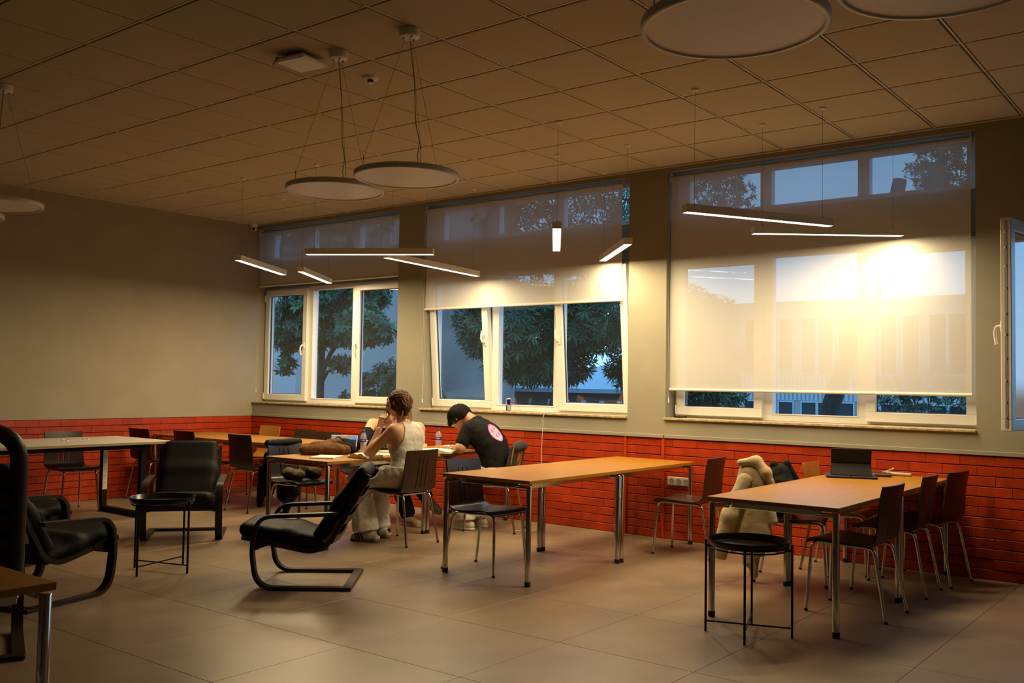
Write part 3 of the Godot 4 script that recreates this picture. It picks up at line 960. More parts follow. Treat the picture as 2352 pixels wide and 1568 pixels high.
func disc_lamp(c: Vector3, label: String, can: Vector3):
	var t := thing("disc_pendant_lamp", label, "lamp", c, 0.0, "unlit round pendant lamps")
	var b := B.new()
	b.lathe([Vector2(0.0, 0.034), Vector2(0.285, 0.034), Vector2(0.298, 0.030), Vector2(0.300, 0.024), Vector2(0.300, 0.004), Vector2(0.297, 0.0), Vector2(0.283, 0.0), Vector2(0.2815, 0.002), Vector2(0.2815, 0.006)], Vector3.ZERO, 72)
	part("rim", b, mats["lamp_housing"], t)
	b = B.new()
	b.lathe([Vector2(0.281, 0.0045), Vector2(0.0, 0.0045)], Vector3.ZERO, 72)
	part("diffuser_disc", b, mats["panel_diffuser"], t)
	var top := Vector3(can.x - c.x, H - c.y, can.z - c.z)
	for k in 3:
		var a := TAU * k / 3 + 0.5
		var e := Vector3(cos(a) * 0.26, 0.034, sin(a) * 0.26)
		var j := e + Vector3(0, 0.07, 0) + (top - e) * 0.02
		b = B.new()
		b.tube([j, top + Vector3(cos(a) * 0.025, -0.05, sin(a) * 0.025)], 0.0011, 5)
		b.tube([e + Vector3(0.014, 0, 0.014), j], 0.0011, 5)
		b.tube([e - Vector3(0.014, 0, 0.014), j], 0.0011, 5)
		b.tube([j - Vector3(0, 0.008, 0), j + Vector3(0, 0.012, 0)], 0.003, 6)
		part("suspension_wire", b, mats["wire"], t)
	b = B.new()
	var e0 := Vector3(cos(0.5) * 0.22, 0.034, sin(0.5) * 0.22)
	b.tube([e0, e0 + Vector3(-0.01, 0.05, 0.0), e0 + Vector3(0.015, 0.12, 0.01), e0.lerp(top, 0.3), e0.lerp(top, 0.6) + Vector3(0.01, 0, 0), top + Vector3(0, -0.04, 0)], 0.0022, 6)
	part("power_cable", b, mats["wire"], t)
	b = B.new()
	b.lathe([Vector2(0.0, -0.046), Vector2(0.052, -0.046), Vector2(0.058, -0.042), Vector2(0.060, 0.0)], top, 28)
	var cn := part("ceiling_canopy", b, mats["white_plastic"], t)
	b = B.new()
	for k in 3:
		var a := TAU * k / 3 + 0.5
		b.tube([top + Vector3(cos(a) * 0.036, -0.054, sin(a) * 0.036), top + Vector3(cos(a) * 0.036, -0.044, sin(a) * 0.036)], 0.006, 6)
	part("wire_grip", b, mats["wire"], cn)

func lamps():
	var w := [0.06, 0.94]
	led_bar(Vector3(7.299, 2.535, 2.014), Vector3(7.912, 2.530, 0.984), w, "upper LED bar in front of the long blind, pointing at the viewer's left")
	led_bar(Vector3(7.303, 2.535, 0.933), Vector3(8.143, 2.560, 0.078), w, "LED bar running up to the long blind, close to the window wall")
	led_bar(Vector3(6.156, 2.545, 1.881), Vector3(5.460, 2.540, 0.906), w, "LED bar seen end-on like a short upright white block")
	led_bar(Vector3(6.225, 2.535, 0.964), Vector3(5.412, 2.545, 0.087), w, "LED bar ending near the pillar beside the half drawn blind")
	led_bar(Vector3(2.374, 2.545, 1.995), Vector3(1.777, 2.535, 0.954), w, "LED bar hanging nearest the left wall")
	led_bar(Vector3(2.249, 2.530, 1.109), Vector3(1.576, 2.530, 0.116), w, "short looking LED bar in front of the corner window blind")
	led_bar(Vector3(3.370, 2.535, 1.959), Vector3(4.414, 2.530, 1.365), w, "level LED bar above the studying people, crossing the first pillar")
	led_bar(Vector3(3.794, 2.545, 1.363), Vector3(3.935, 2.475, 0.172), w, "slanting LED bar below and behind the level one")
	var hh := 2.535
	disc_lamp(Vector3(6.49, hh, 3.83), "round white pendant disc, upper of the overlapping pair", Vector3(6.53, 0, 3.87))
	disc_lamp(Vector3(5.85, hh, 3.80), "round white pendant disc, lower of the overlapping pair", Vector3(5.92, 0, 3.86))
	disc_lamp(Vector3(8.99, hh, 4.88), "largest looking round pendant disc at the top edge", Vector3(8.99, 0, 4.88))
	disc_lamp(Vector3(9.63, hh, 4.87), "round pendant disc cut by the top right corner", Vector3(9.63, 0, 4.87))
	disc_lamp(Vector3(3.52, hh, 4.79), "round pendant disc cut by the left edge in front of the end wall", Vector3(3.505, 0, 4.76))
	disc_lamp(Vector3(2.83, hh, 4.75), "round pendant disc of which only a sliver shows at the left edge", Vector3(2.83, 0, 4.75))

# ---------- tables ----------
func make_table(label: String, at: Vector3, turn: float) -> Node3D:
	# 1.2 x 0.8 m top, the long side along its own z
	var t := thing("study_table", label, "table", at, turn, "orange study tables")
	var b := B.new()
	b.span(Vector3(-0.4, T - 0.025, -0.598), Vector3(0.4, T, 0.598), 0.002)
	part("tabletop", b, mats["table_top"], t)
	b = B.new()
	for s in [-1.0, 1.0]:
		b.span(Vector3(s * 0.335 - 0.010, T - 0.062, -0.50), Vector3(s * 0.335 + 0.010, T - 0.026, 0.50), 0.003)
		part("side_rail", b, mats["chrome"], t)
		b = B.new()
		b.span(Vector3(-0.27, T - 0.062, s * 0.53 - 0.010), Vector3(0.27, T - 0.026, s * 0.53 + 0.010), 0.003)
		part("end_rail", b, mats["chrome"], t)
		b = B.new()
	for sx in [-1.0, 1.0]:
		for sz in [-1.0, 1.0]:
			var p := Vector3(float(sx) * 0.376, 0, float(sz) * 0.574)
			var l := B.new()
			l.lathe([Vector2(0.0, T - 0.036), Vector2(0.017, T - 0.036), Vector2(0.0195, T - 0.040), Vector2(0.0195, 0.03), Vector2(0.0, 0.03)], p, 16)
			l.box(p + Vector3(-sx * 0.060, T - 0.048, 0), Vector3(0.10, 0.024, 0.022), 0.004)
			l.box(p + Vector3(-sx * 0.098, T - 0.036, 0), Vector3(0.03, 0.022, 0.030), 0.003)
			var leg := part("leg", l, mats["chrome"], t)
			l = B.new()
			l.lathe([Vector2(0.0, 0.033), Vector2(0.0208, 0.033), Vector2(0.0215, 0.028), Vector2(0.0215, 0.003), Vector2(0.019, 0.0), Vector2(0.0, 0.0)], p, 16)
			part("foot_cap", l, mats["black_plastic"], leg)
	return t

func tables():
	var src := make_table("front empty orange table with the black chair under its left side", Vector3(5.998, 0, 1.897), 0)
	copy_of(src, "study_table", "empty orange table pushed against the brick wall by the socket", Vector3(5.998, 0, 0.697), 0)
	copy_of(src, "study_table", "orange table nearest the round black tray table, at the right", Vector3(8.068, 0, 1.805), 0)
	copy_of(src, "study_table", "orange table against the brick wall carrying the propped tablet", Vector3(8.068, 0, 0.605), 0)
	copy_of(src, "study_table", "orange table with the brown coat and open book on it", Vector3(3.935, 0, 1.890), 0)
	copy_of(src, "study_table", "orange table by the wall where the boy in black writes", Vector3(3.935, 0, 0.690), 0)
	copy_of(src, "study_table", "orange table in the far corner, end nearer the students", Vector3(1.838, 0, 1.03), 90)
	copy_of(src, "study_table", "orange table in the far corner, end against the left wall", Vector3(0.640, 0, 1.03), 90)
	copy_of(src, "study_table", "orange table corner with a chrome leg at the lower left edge", Vector3(6.850, 0, 6.753), 0)
	# white project table on a black sled frame
	var t := thing("project_table", "long white table on a black frame at the left edge", "table", Vector3(1.23, 0, 3.45))
	var b := B.new()
	var h := 0.75
	b.span(Vector3(-0.53, h - 0.024, -1.20), Vector3(0.53, h - 0.001, 1.20))
	part("core_board", b, mats["chipboard_edge"], t)
	b = B.new()
	b.span(Vector3(-0.531, h - 0.002, -1.201), Vector3(0.531, h, 1.201), 0.0005)
	part("tabletop", b, mats["laminate_white"], t)
	b = B.new()
	for s in [-1.0, 1.0]:
		b.span(Vector3(s * 0.40 - 0.025, h - 0.07, -1.02), Vector3(s * 0.40 + 0.025, h - 0.024, 1.02), 0.003)
	part("side_rail", b, mats["metal_black"], t)
	for s in [-1.0, 1.0]:
		b = B.new()
		var z: float = s * 0.96
		for x in [-0.345, 0.375]:
			b.span(Vector3(x - 0.03, 0.0, z - 0.03), Vector3(x + 0.03, h - 0.024, z + 0.03), 0.004)
		b.span(Vector3(-0.315, 0.0, z - 0.03), Vector3(0.345, 0.055, z + 0.03), 0.004)
		b.span(Vector3(-0.315, h - 0.075, z - 0.03), Vector3(0.345, h - 0.024, z + 0.03), 0.004)
		part("sled_leg", b, mats["metal_black"], t)
	for q in [[-0.136, -0.44], [-0.213, -0.69]]:
		b = B.new()
		b.lathe([Vector2(0.0, 0.001), Vector2(0.026, 0.001)], Vector3(q[0], h, q[1]), 20)
		b.lathe([Vector2(0.027, 0.0), Vector2(0.028, 0.004), Vector2(0.038, 0.004), Vector2(0.040, 0.0)], Vector3(q[0], h, q[1]), 20)
		part("cable_grommet", b, mats["aluminium"], t)
	b = B.new()
	b.quad(Vector3(-0.314, 0.22, -0.985), Vector3(-0.314, 0.22, -0.935), Vector3(-0.314, 0.665, -0.935), Vector3(-0.314, 0.665, -0.985), Vector3(1, 0, 0))
	b.span(Vector3(-0.3152, 0.22, -0.985), Vector3(-0.3142, 0.665, -0.935))
	part("instruction_sticker", b, sticker_mat(), t)

func sticker_mat() -> Material:
	# faint pictograms and short lines of print on a white strip
	var im := Image.create(64, 512, false, Image.FORMAT_RGBA8)
	im.fill(Color(0.86, 0.84, 0.78))
	var ink := Color(0.35, 0.33, 0.30)
	for a in 40:
		for r in [18, 12]:
			var p := Vector2(32, 120) + Vector2.from_angle(TAU * a / 40) * float(r)
			im.fill_rect(Rect2i(int(p.x), int(p.y), 2, 2), ink)
	im.fill_rect(Rect2i(26, 114, 12, 3), ink); im.fill_rect(Rect2i(24, 122, 16, 3), ink)
	for a in 30:
		var p := Vector2(32, 40) + Vector2.from_angle(TAU * a / 30) * 14
		im.fill_rect(Rect2i(int(p.x), int(p.y), 2, 2), ink)
	for y in [190, 270, 350, 430]:
		for x in [14, 22, 34, 42]:
			im.fill_rect(Rect2i(x, y, 6, 4), ink)
		im.fill_rect(Rect2i(14, y + 8, 30, 2), ink)
	var m := mat("sticker_print", Color.WHITE, 0.5)
	m.albedo_texture = ImageTexture.create_from_image(im)
	return m

# ---------- plywood chairs ----------
func make_chair(shell_mat: String) -> Node3D:
	# faces its own +x; feet at +-0.245 in x
	var t := Node3D.new()
	var prof := [Vector2(0.222, 0.420), Vector2(0.222, 0.434), Vector2(0.205, 0.446), Vector2(0.16, 0.450), Vector2(0.08, 0.445), Vector2(-0.02, 0.438), Vector2(-0.10, 0.436), Vector2(-0.150, 0.442), Vector2(-0.180, 0.458), Vector2(-0.198, 0.485), Vector2(-0.208, 0.53), Vector2(-0.216, 0.58), Vector2(-0.224, 0.63), Vector2(-0.232, 0.68), Vector2(-0.241, 0.735), Vector2(-0.249, 0.775), Vector2(-0.254, 0.800)]
	var cols := [-0.205, -0.19, -0.14, -0.095, -0.057, -0.048, -0.005, 0.005, 0.048, 0.057, 0.095, 0.14, 0.19, 0.205]
	var rows := []
	for i in prof.size():
		var e: Vector2 = prof[min(i + 1, prof.size() - 1)] - prof[max(i - 1, 0)]
		var nn := Vector2(e.y, -e.x).normalized()
		if nn.y < 0 and i < 6: nn = -nn
		if i >= 6 and nn.x < 0: nn = -nn
		var back: float = clampf((prof[i].y - 0.47) / 0.2, 0.0, 1.0)
		var row := []
		for z in cols:
			var k: float = (z / 0.205) * (z / 0.205)
			var ww: float = z * (1.0 - 0.06 * back)
			if i == prof.size() - 1 and absf(z) > 0.2: ww *= 0.985
			row.append([Vector3(prof[i].x + back * 0.022 * k + nn.x * 0.006 * k * (1 - back), prof[i].y + (0.006 * k if back == 0.0 else 0.0), ww), (Vector3(nn.x, nn.y, -0.2 * back * z / 0.205)).normalized()])
		rows.append(row)
	var gone := []
	for i in range(9, 14):
		for j in [4, 6, 8]: gone.append(i * 100 + j)
	var b := B.new()
	b.shell(rows, gone, 0.011)
	part("seat_shell", b, mats[shell_mat], t)
	for s in [-1.0, 1.0]:
		b = B.new()
		var zt: float = s * 0.155
		var zf: float = s * 0.192
		b.tube([Vector3(-0.247, 0.004, zf), Vector3(-0.178, 0.375, lerpf(zf, zt, 0.75)), Vector3(-0.168, 0.402, zt * 1.02), Vector3(-0.150, 0.418, zt), Vector3(-0.12, 0.424, zt), Vector3(0.0, 0.424, zt), Vector3(0.14, 0.430, zt), Vector3(0.182, 0.428, zt), Vector3(0.205, 0.414, zt * 1.02), Vector3(0.216, 0.385, lerpf(zf, zt, 0.8)), Vector3(0.240, 0.004, zf)], 0.0105, 9)
		var f := part("leg_frame", b, mats["chrome"], t)
		b = B.new()
		for x in [-0.247, 0.240]:
			b.lathe([Vector2(0.0, 0.016), Vector2(0.0118, 0.016), Vector2(0.0125, 0.0), Vector2(0.0, 0.0)], Vector3(x, 0, zf), 10)
		part("foot_cap", b, mats["black_plastic"], f)
	for x in [-0.13, 0.12]:
		b = B.new()
		b.tube([Vector3(x, 0.421, -0.155), Vector3(x, 0.421, 0.155)], 0.009, 8)
		part("cross_tube", b, mats["chrome"], t)
	return t

func chairs():
	var group := "moulded plywood chairs with chrome legs"
	var protos := {"ply_brown": make_chair("ply_brown"), "ply_black": make_chair("ply_black"), "ply_orange": make_chair("ply_orange")}
	var list := [
		["ply_black", 5.775, 2.205, 0.0, "glossy black plywood chair under the left side of the empty tables"],
		["ply_brown", 4.467, 1.752, 180.0, "dark brown plywood chair the girl in the grey-white top sits on"],
		["ply_orange", 4.623, 0.678, 202.8, "orange plywood chair the boy in the black shirt sits on"],
		["ply_brown", 6.590, 0.550, 185.0, "empty brown plywood chair beside the wall socket"],
		["ply_brown", 8.318, 1.670, 178.0, "nearest brown plywood chair of the row of three at the right table"],
		["ply_brown", 8.310, 0.830, 181.0, "middle brown plywood chair of the row of three at the right table"],
		["ply_brown", 8.375, 0.310, 173.0, "farthest brown plywood chair of the row of three, by the brick wall"],
		["ply_brown", 7.645, 1.000, 17.0, "brown plywood chair with the cream fleece jacket on its back"],
		["ply_orange", 7.770, 0.365, 4.0, "orange plywood chair behind the propped tablet"],
		["ply_brown", 1.945, 1.375, 90.0, "dark brown plywood chair on the near side of the corner tables, nearest the students"],
		["ply_brown", 1.020, 1.430, 90.0, "dark brown plywood chair in the middle of the near side of the corner tables"],
		["ply_brown", 0.300, 1.540, 92.0, "dark brown plywood chair at the left wall end of the corner tables"],
		["ply_orange", 0.600, 0.400, -90.0, "orange plywood chair behind the corner tables"],
		["ply_brown", 1.560, 0.640, -90.0, "brown plywood chair behind the corner tables, left of two overlapping backs"],
		["ply_brown", 2.080, 0.740, -88.0, "brown plywood chair behind the corner tables, right of two overlapping backs"],
		["ply_black", 3.310, 1.930, 0.0, "black plywood chair hung with a black coat, olive bag on its seat"],
		["ply_brown", 3.140, 0.900, 0.0, "brown plywood chair of the person half hidden behind the girl"],
		["ply_brown", 0.690, 2.730, -5.0, "brown slotted plywood chair behind the white table"],
		["ply_brown", 7.245, 6.640, 178.0, "dark chair back cut off at the lower left corner of the picture"],
	]
	for q in list:
		var o: Node3D = protos[q[0]].duplicate()
		o.name = numbered("plywood_chair")
		add_child(o)
		o.position = Vector3(q[1], 0, q[2])
		o.rotation.y = deg_to_rad(q[3])
		o.set_meta("label", q[4]); o.set_meta("category", "chair"); o.set_meta("group", group)
	for k in protos: protos[k].free()

# ---------- bentwood armchairs and tray tables ----------
func round_path(p: Array, r: float, n := 5) -> Array:
	# corners of the polyline rounded
	var out := [p[0]]
	for i in range(1, p.size() - 1):
		var a: Vector3 = p[i - 1]; var c: Vector3 = p[i]; var e: Vector3 = p[i + 1]
		var rr: float = min(r, min(a.distance_to(c), c.distance_to(e)) * 0.48)
		var s := c + (a - c).normalized() * rr
		var f := c + (e - c).normalized() * rr
		for k in n + 1:
			var u := float(k) / n
			out.append(s.lerp(c, u).lerp(c.lerp(f, u), u))
	out.append(p[-1])
	return out

func make_armchair(high: float) -> Node3D:
	var t := Node3D.new()
	var b: B
	for s in [-1.0, 1.0]:
		b = B.new()
		var z: float = s * 0.305
		b.strip(round_path([Vector3(-0.31, 0.012, z), Vector3(0.285, 0.012, z), Vector3(0.325, 0.28, z), Vector3(0.285, 0.475, z), Vector3(-0.235, 0.500, z)], 0.12, 7), Vector3(0, 0, 1), 0.058, 0.024)
		part("arm_frame", b, mats["bentwood_black"], t)
		b = B.new()
		var zi: float = s * 0.255
		var pts := [Vector3(0.40, 0.335, zi), Vector3(-0.135, 0.225, zi), Vector3(-0.43, 0.75 * high, zi)]
		b.strip(round_path(pts, 0.14, 7), Vector3(0, 0, 1), 0.030, 0.030)
		part("seat_rail", b, mats["bentwood_black"], t)
		b = B.new()
		b.prism([Vector3(0.315, 0.25, z - s * 0.030), Vector3(0.315, 0.335, z - s * 0.030), Vector3(0.20, 0.318, z - s * 0.030), Vector3(0.20, 0.292, z - s * 0.030)], Vector3(0, 0, -s), 0.022)
		part("seat_bracket", b, mats["bentwood_black"], t)
	b = B.new()
	b.span(Vector3(-0.335, 0.0, -0.333), Vector3(-0.275, 0.024, 0.333), 0.003)
	part("rear_crossbar", b, mats["bentwood_black"], t)
	b = B.new()
	b.span(Vector3(0.285, 0.255, -0.28), Vector3(0.310, 0.315, 0.28), 0.003)
	part("front_crossbar", b, mats["bentwood_black"], t)
	var bd := Vector3(-0.295, 0.525 - 0.75 * (1.0 - high), 0).normalized()
	for k in 4:
		var u := 0.20 + 0.24 * k
		var c := Vector3(-0.135, 0.225, 0).lerp(Vector3(-0.43, 0.75 * high, 0), u) + Vector3(-0.012, -0.007, 0)
		b = B.new()
		b.strip([c + Vector3(0, 0, -0.268), c + Vector3(-0.012, -0.004, -0.13), c + Vector3(-0.016, -0.005, 0), c + Vector3(-0.012, -0.004, 0.13), c + Vector3(0, 0, 0.268)], bd, 0.055, 0.010)
		part("back_slat", b, mats["bentwood_black"], t)
	# one folded pad: seat and back cushions
	b = B.new()
	var cush := []
	for k in 9:
		var s := -0.21 + 0.0525 * k
		cush.append([Vector3(0.385, 0.375, s), Vector3(0.10, 0.325, s), 0.040, 0.044])
		cush.append([Vector3(0.10, 0.325, s), Vector3(-0.105, 0.285, s), 0.044, 0.046])
	sdf(b, cush, 0.016, 0.06)
	part("seat_cushion", b, mats["leather_black"], t)
	b = B.new()
	cush = []
	var tp := Vector3(-0.43, 0.75 * high, 0)
	for k in 9:
		var s := -0.20 + 0.05 * k
		var off := Vector3(0.052, 0.03, s)
		cush.append([Vector3(-0.135, 0.27, 0).lerp(tp, 0.08) + off, Vector3(-0.135, 0.225, 0).lerp(tp, 0.55) + off, 0.042, 0.046])
		cush.append([Vector3(-0.135, 0.225, 0).lerp(tp, 0.55) + off, tp + off + Vector3(0, -0.02, 0), 0.046, 0.036])
	sdf(b, cush, 0.016, 0.06)
	part("back_cushion", b, mats["leather_black"], t)
	return t

func tray_table(label: String, c: Vector3, turn: float):
	var t := thing("tray_table", label, "side table", c, turn, "round black tray tables")
	var b := B.new()
	b.lathe([Vector2(0.0, 0.494), Vector2(0.205, 0.494), Vector2(0.214, 0.499), Vector2(0.222, 0.528), Vector2(0.2245, 0.529), Vector2(0.2255, 0.526), Vector2(0.217, 0.493), Vector2(0.205, 0.488), Vector2(0.0, 0.488)], Vector3.ZERO, 56)
	part("tray", b, mats["tray_black"], t)
	b = B.new()
	var ring := []
	for k in 41:
		ring.append(Vector3(cos(TAU * k / 40) * 0.205, 0.478, sin(TAU * k / 40) * 0.205))
	b.tube(ring, 0.005, 6, false)
	part("support_ring", b, mats["metal_black"], t)
	for k in 4:
		var a := PI / 2 * k
		var d := Vector3(cos(a), 0, sin(a))
		b = B.new()
		b.t = Transform3D(Basis(Vector3.UP, -a), Vector3.ZERO)
		b.span(Vector3(0.229, 0.0, -0.006), Vector3(0.241, 0.512, 0.006), 0.001)
		b.span(Vector3(0.200, 0.473, -0.005), Vector3(0.229, 0.484, 0.005))
		part("leg", b, mats["metal_black"], t)
	for k in 2:
		b = B.new()
		b.t = Transform3D(Basis(Vector3.UP, PI / 2 * k), Vector3.ZERO)
		b.span(Vector3(-0.229, 0.052 + 0.0085 * k, -0.004), Vector3(0.229, 0.060 + 0.0085 * k, 0.004))
		part("stretcher", b, mats["metal_black"], t)

func lounge():
	var a := make_armchair(1.0)
	var hi := make_armchair(1.0)
	var list := [
		[5.137, 3.333, 219.85, "black cantilever armchair standing alone in front of the studying people"],
		[2.886, 2.836, -38.9, "black armchair facing the viewer behind the small tray table"],
		[4.276, 4.789, 105.0, "black armchair seen from its side in front of the white table"],
		[2.95, 4.42, 105.0, "black armchair of which arm and seat show under the white table"],
	]
	for q in list:
		var o: Node3D = a.duplicate()
		o.name = numbered("bentwood_armchair")
		add_child(o)
		o.position = Vector3(q[0], 0, q[1])
		o.rotation.y = deg_to_rad(q[2])
		o.set_meta("label", q[3]); o.set_meta("category", "armchair"); o.set_meta("group", "black bentwood armchairs")
	a.free(); hi.free()
	tray_table("round black tray table at the lower right", Vector3(8.043, 0, 2.636), 19.5)
	tray_table("round black tray table in front of the armchair facing the viewer", Vector3(4.097, 0, 3.813), 17.0)
	arch_chair()

func arch_chair():
	# seen from behind: a tall back frame with rounded corners comes into the picture
	var t := thing("high_back_armchair", "dark armchair with a tall round-cornered back frame at the left edge", "armchair", Vector3(5.16, 0, 5.60), 156.3)
	var b := B.new()
	var loop := round_path([Vector3(-0.26, 0.40, 0.245), Vector3(-0.40, 1.115, 0.245), Vector3(-0.40, 1.115, -0.245), Vector3(-0.26, 0.40, -0.245)], 0.17, 8)
	b.tube(loop, 0.040, 12)
	part("back_frame", b, mats["bentwood_black"], t)
	for k in 5:
		b = B.new()
		var y := 0.46 + 0.105 * k
		var x := -0.285 - 0.0215 * k
		b.span(Vector3(x - 0.008, y - 0.034, -0.245), Vector3(x + 0.008, y + 0.034, 0.245), 0.004)
		part("back_slat", b, mats["bentwood_black"], t)
	b = B.new()
	var cush := []
	for k in 9:
		var s := -0.20 + 0.05 * k
		cush.append([Vector3(0.30, 0.40, s), Vector3(-0.16, 0.36, s), 0.045, 0.05])
	sdf(b, cush, 0.016, 0.06)
	part("seat_cushion", b, mats["leather_black"], t)
	b = B.new()
	cush = []
	for k in 9:
		var s := -0.19 + 0.0475 * k
		cush.append([Vector3(-0.20, 0.44, s), Vector3(-0.295, 0.90, s), 0.045, 0.040])
	sdf(b, cush, 0.016, 0.06)
	part("back_cushion", b, mats["leather_black"], t)
	for s in [-1.0, 1.0]:
		b = B.new()
		var z: float = s * 0.275
		b.strip(round_path([Vector3(-0.30, 0.012, z), Vector3(0.30, 0.012, z), Vector3(0.34, 0.30, z), Vector3(0.29, 0.52, z), Vector3(-0.27, 0.54, z)], 0.12, 7), Vector3(0, 0, 1), 0.058, 0.024)
		part("arm_frame", b, mats["bentwood_black"], t)
	b = B.new()
	b.span(Vector3(-0.325, 0.0, -0.30), Vector3(-0.265, 0.024, 0.30), 0.003)
	part("rear_crossbar", b, mats["bentwood_black"], t)
	b = B.new()
	b.span(Vector3(0.285, 0.29, -0.26), Vector3(0.310, 0.35, 0.26), 0.003)
	part("front_crossbar", b, mats["bentwood_black"], t)

# ---------- people ----------
func hand(b: B, wrist: Vector3, dir: Vector3, back: Vector3, curl: float, side: float, cell := 0.0036):
	# palm, four unequal fingers in three segments and a thumb from the side of the palm; back is the back of the hand
	dir = dir.normalized()
	var lat := dir.cross(back).normalized() * side
	back = lat.cross(dir).normalized()
	if back.dot(lat.cross(dir) * side) < 0: back = -back
	var pr := []
	for k in 4:
		var o := lat * (0.027 - 0.018 * k)
		pr.append([wrist + o * 0.55, wrist + dir * 0.078 + o, 0.0125, 0.0105])
	var lens := [0.068, 0.076, 0.071, 0.056]
	for k in 4:
		var p := wrist + dir * 0.082 + lat * (0.028 - 0.0185 * k)
		var d := dir
		for s in 3:
			d = d.rotated(lat, -curl * (0.7 if s == 0 else 1.0) * side).normalized()
			var l: float = lens[k] * [0.46, 0.31, 0.25][s]
			pr.append([p, p + d * l, 0.0092 - 0.0008 * s, 0.0086 - 0.0010 * s])
			p += d * l
	var tb := wrist + dir * 0.022 + lat * 0.026
	var td := (dir * 0.75 + lat * 0.75 - back * 0.35).normalized()
	pr.append([tb, tb + td * 0.036, 0.0125, 0.0105])
	var t2 := (dir * 0.95 + lat * 0.15 - back * 0.35).normalized()
	pr.append([tb + td * 0.036, tb + td * 0.036 + t2 * 0.034, 0.0100, 0.0085])
	sdf(b, pr, cell, 0.006)

func dist(prims: Array, k: float, q: Vector3) -> float:
	var o := 1.0
	for p in prims:
		var ab: Vector3 = p[1] - p[0]
		var s := clampf((q - p[0]).dot(ab) / maxf(ab.length_squared(), 1e-9), 0.0, 1.0)
		var d: float = (q - p[0] - ab * s).length() - lerpf(p[2], p[3], s)
		var hh := maxf(k - absf(o - d), 0.0)
		o = minf(o, d) - hh * hh * 0.25 / k
	return o

func grown(prims: Array, by: float) -> Array:
	var out := []
	for p in prims: out.append([p[0], p[1], p[2] + by, p[3] + by])
	return out

func head(b: B, c: Vector3, f: Vector3, up: Vector3, cell := 0.006):
	# c: centre of the skull, f: where the face looks
	f = f.normalized()
	var r := f.cross(up).normalized()
	up = r.cross(f).normalized()
	var pr := [[c - f * 0.012 + up * 0.018, c - f * 0.012 + up * 0.02, 0.088, 0.088], [c + f * 0.030 + up * 0.005, c + f * 0.030 - up * 0.015, 0.068, 0.062], [c + f * 0.035 - up * 0.055, c + f * 0.052 - up * 0.085, 0.046, 0.026],
		[c + f * 0.085 + up * 0.002, c + f * 0.108 - up * 0.030, 0.010, 0.014], [c + f * 0.078 - up * 0.062 - r * 0.016, c + f * 0.078 - up * 0.062 + r * 0.016, 0.010, 0.010], [c + f * 0.078 + up * 0.022 - r * 0.04, c + f * 0.078 + up * 0.022 + r * 0.04, 0.012, 0.012]]
	for s in [-1.0, 1.0]:
		pr.append([c + r * s * 0.030 + f * 0.045 - up * 0.045, c + r * s * 0.052 - up * 0.030, 0.028, 0.030])
		pr.append([c + r * s * 0.082 - up * 0.032 - f * 0.004, c + r * s * 0.088 + up * 0.008 - f * 0.012, 0.010, 0.014])
	sdf(b, pr, cell, 0.022)

func eyes(parent: Node3D, c: Vector3, f: Vector3, up: Vector3):
	f = f.normalized()
	var r := f.cross(up).normalized()
	up = r.cross(f).normalized()
	for s in [-1.0, 1.0]:
		var b := B.new()
		b.lathe([Vector2(0.0, 0.009), Vector2(0.006, 0.0065), Vector2(0.009, 0.0), Vector2(0.006, -0.0065), Vector2(0.0, -0.009)], c + f * 0.083 + r * s * 0.032 + up * 0.002, 12)
		part("eye", b, mats["ink_black"], parent)

func shoe(parent: Node3D, heel: Vector3, toe: Vector3, upper: String, sole: String, stripes: bool):
	var d := (toe - heel).normalized()
	var up := Vector3.UP
	var l := d.cross(up).normalized()
	up = l.cross(d).normalized()
	var b := B.new()
	sdf(b, [[heel + up * 0.045, heel + d * 0.05 + up * 0.055, 0.038, 0.042], [heel + d * 0.05 + up * 0.05, toe - d * 0.045 + up * 0.028, 0.042, 0.034], [toe - d * 0.07 + up * 0.03 + l * 0.010, toe - d * 0.035 + up * 0.026, 0.034, 0.031]], 0.007, 0.02, [[heel + up * 0.012, -up], [heel + up * 0.10, up]])
	var s := part("shoe", b, mats[upper], parent)
	b = B.new()
	sdf(b, [[heel + up * 0.012, heel + d * 0.08 + up * 0.012, 0.040, 0.037], [heel + d * 0.08 + up * 0.012, toe - d * 0.04 + up * 0.012, 0.037, 0.042]], 0.007, 0.02, [[heel + up * 0.022, up], [heel, -up]])
	part("sole", b, mats[sole], s)
	if stripes:
		for k in 3:
			b = B.new()
			for side in [-1.0, 1.0]:
				var p := heel + d * (0.10 + 0.028 * k)
				b.tube([p + l * side * 0.043 + up * 0.024, p + d * 0.014 + l * side * 0.042 + up * 0.045, p + d * 0.03 + l * side * 0.030 + up * 0.068], 0.0055, 6)
			part("stripe", b, mats["ink_black"], s)
		b = B.new()
		b.tube([heel - d * 0.036 + up * 0.055, heel - d * 0.022 + up * 0.085], 0.014, 8)
		part("heel_tab", b, mats["ink_black"], s)

func people():
	girl()
	boy()
	third()

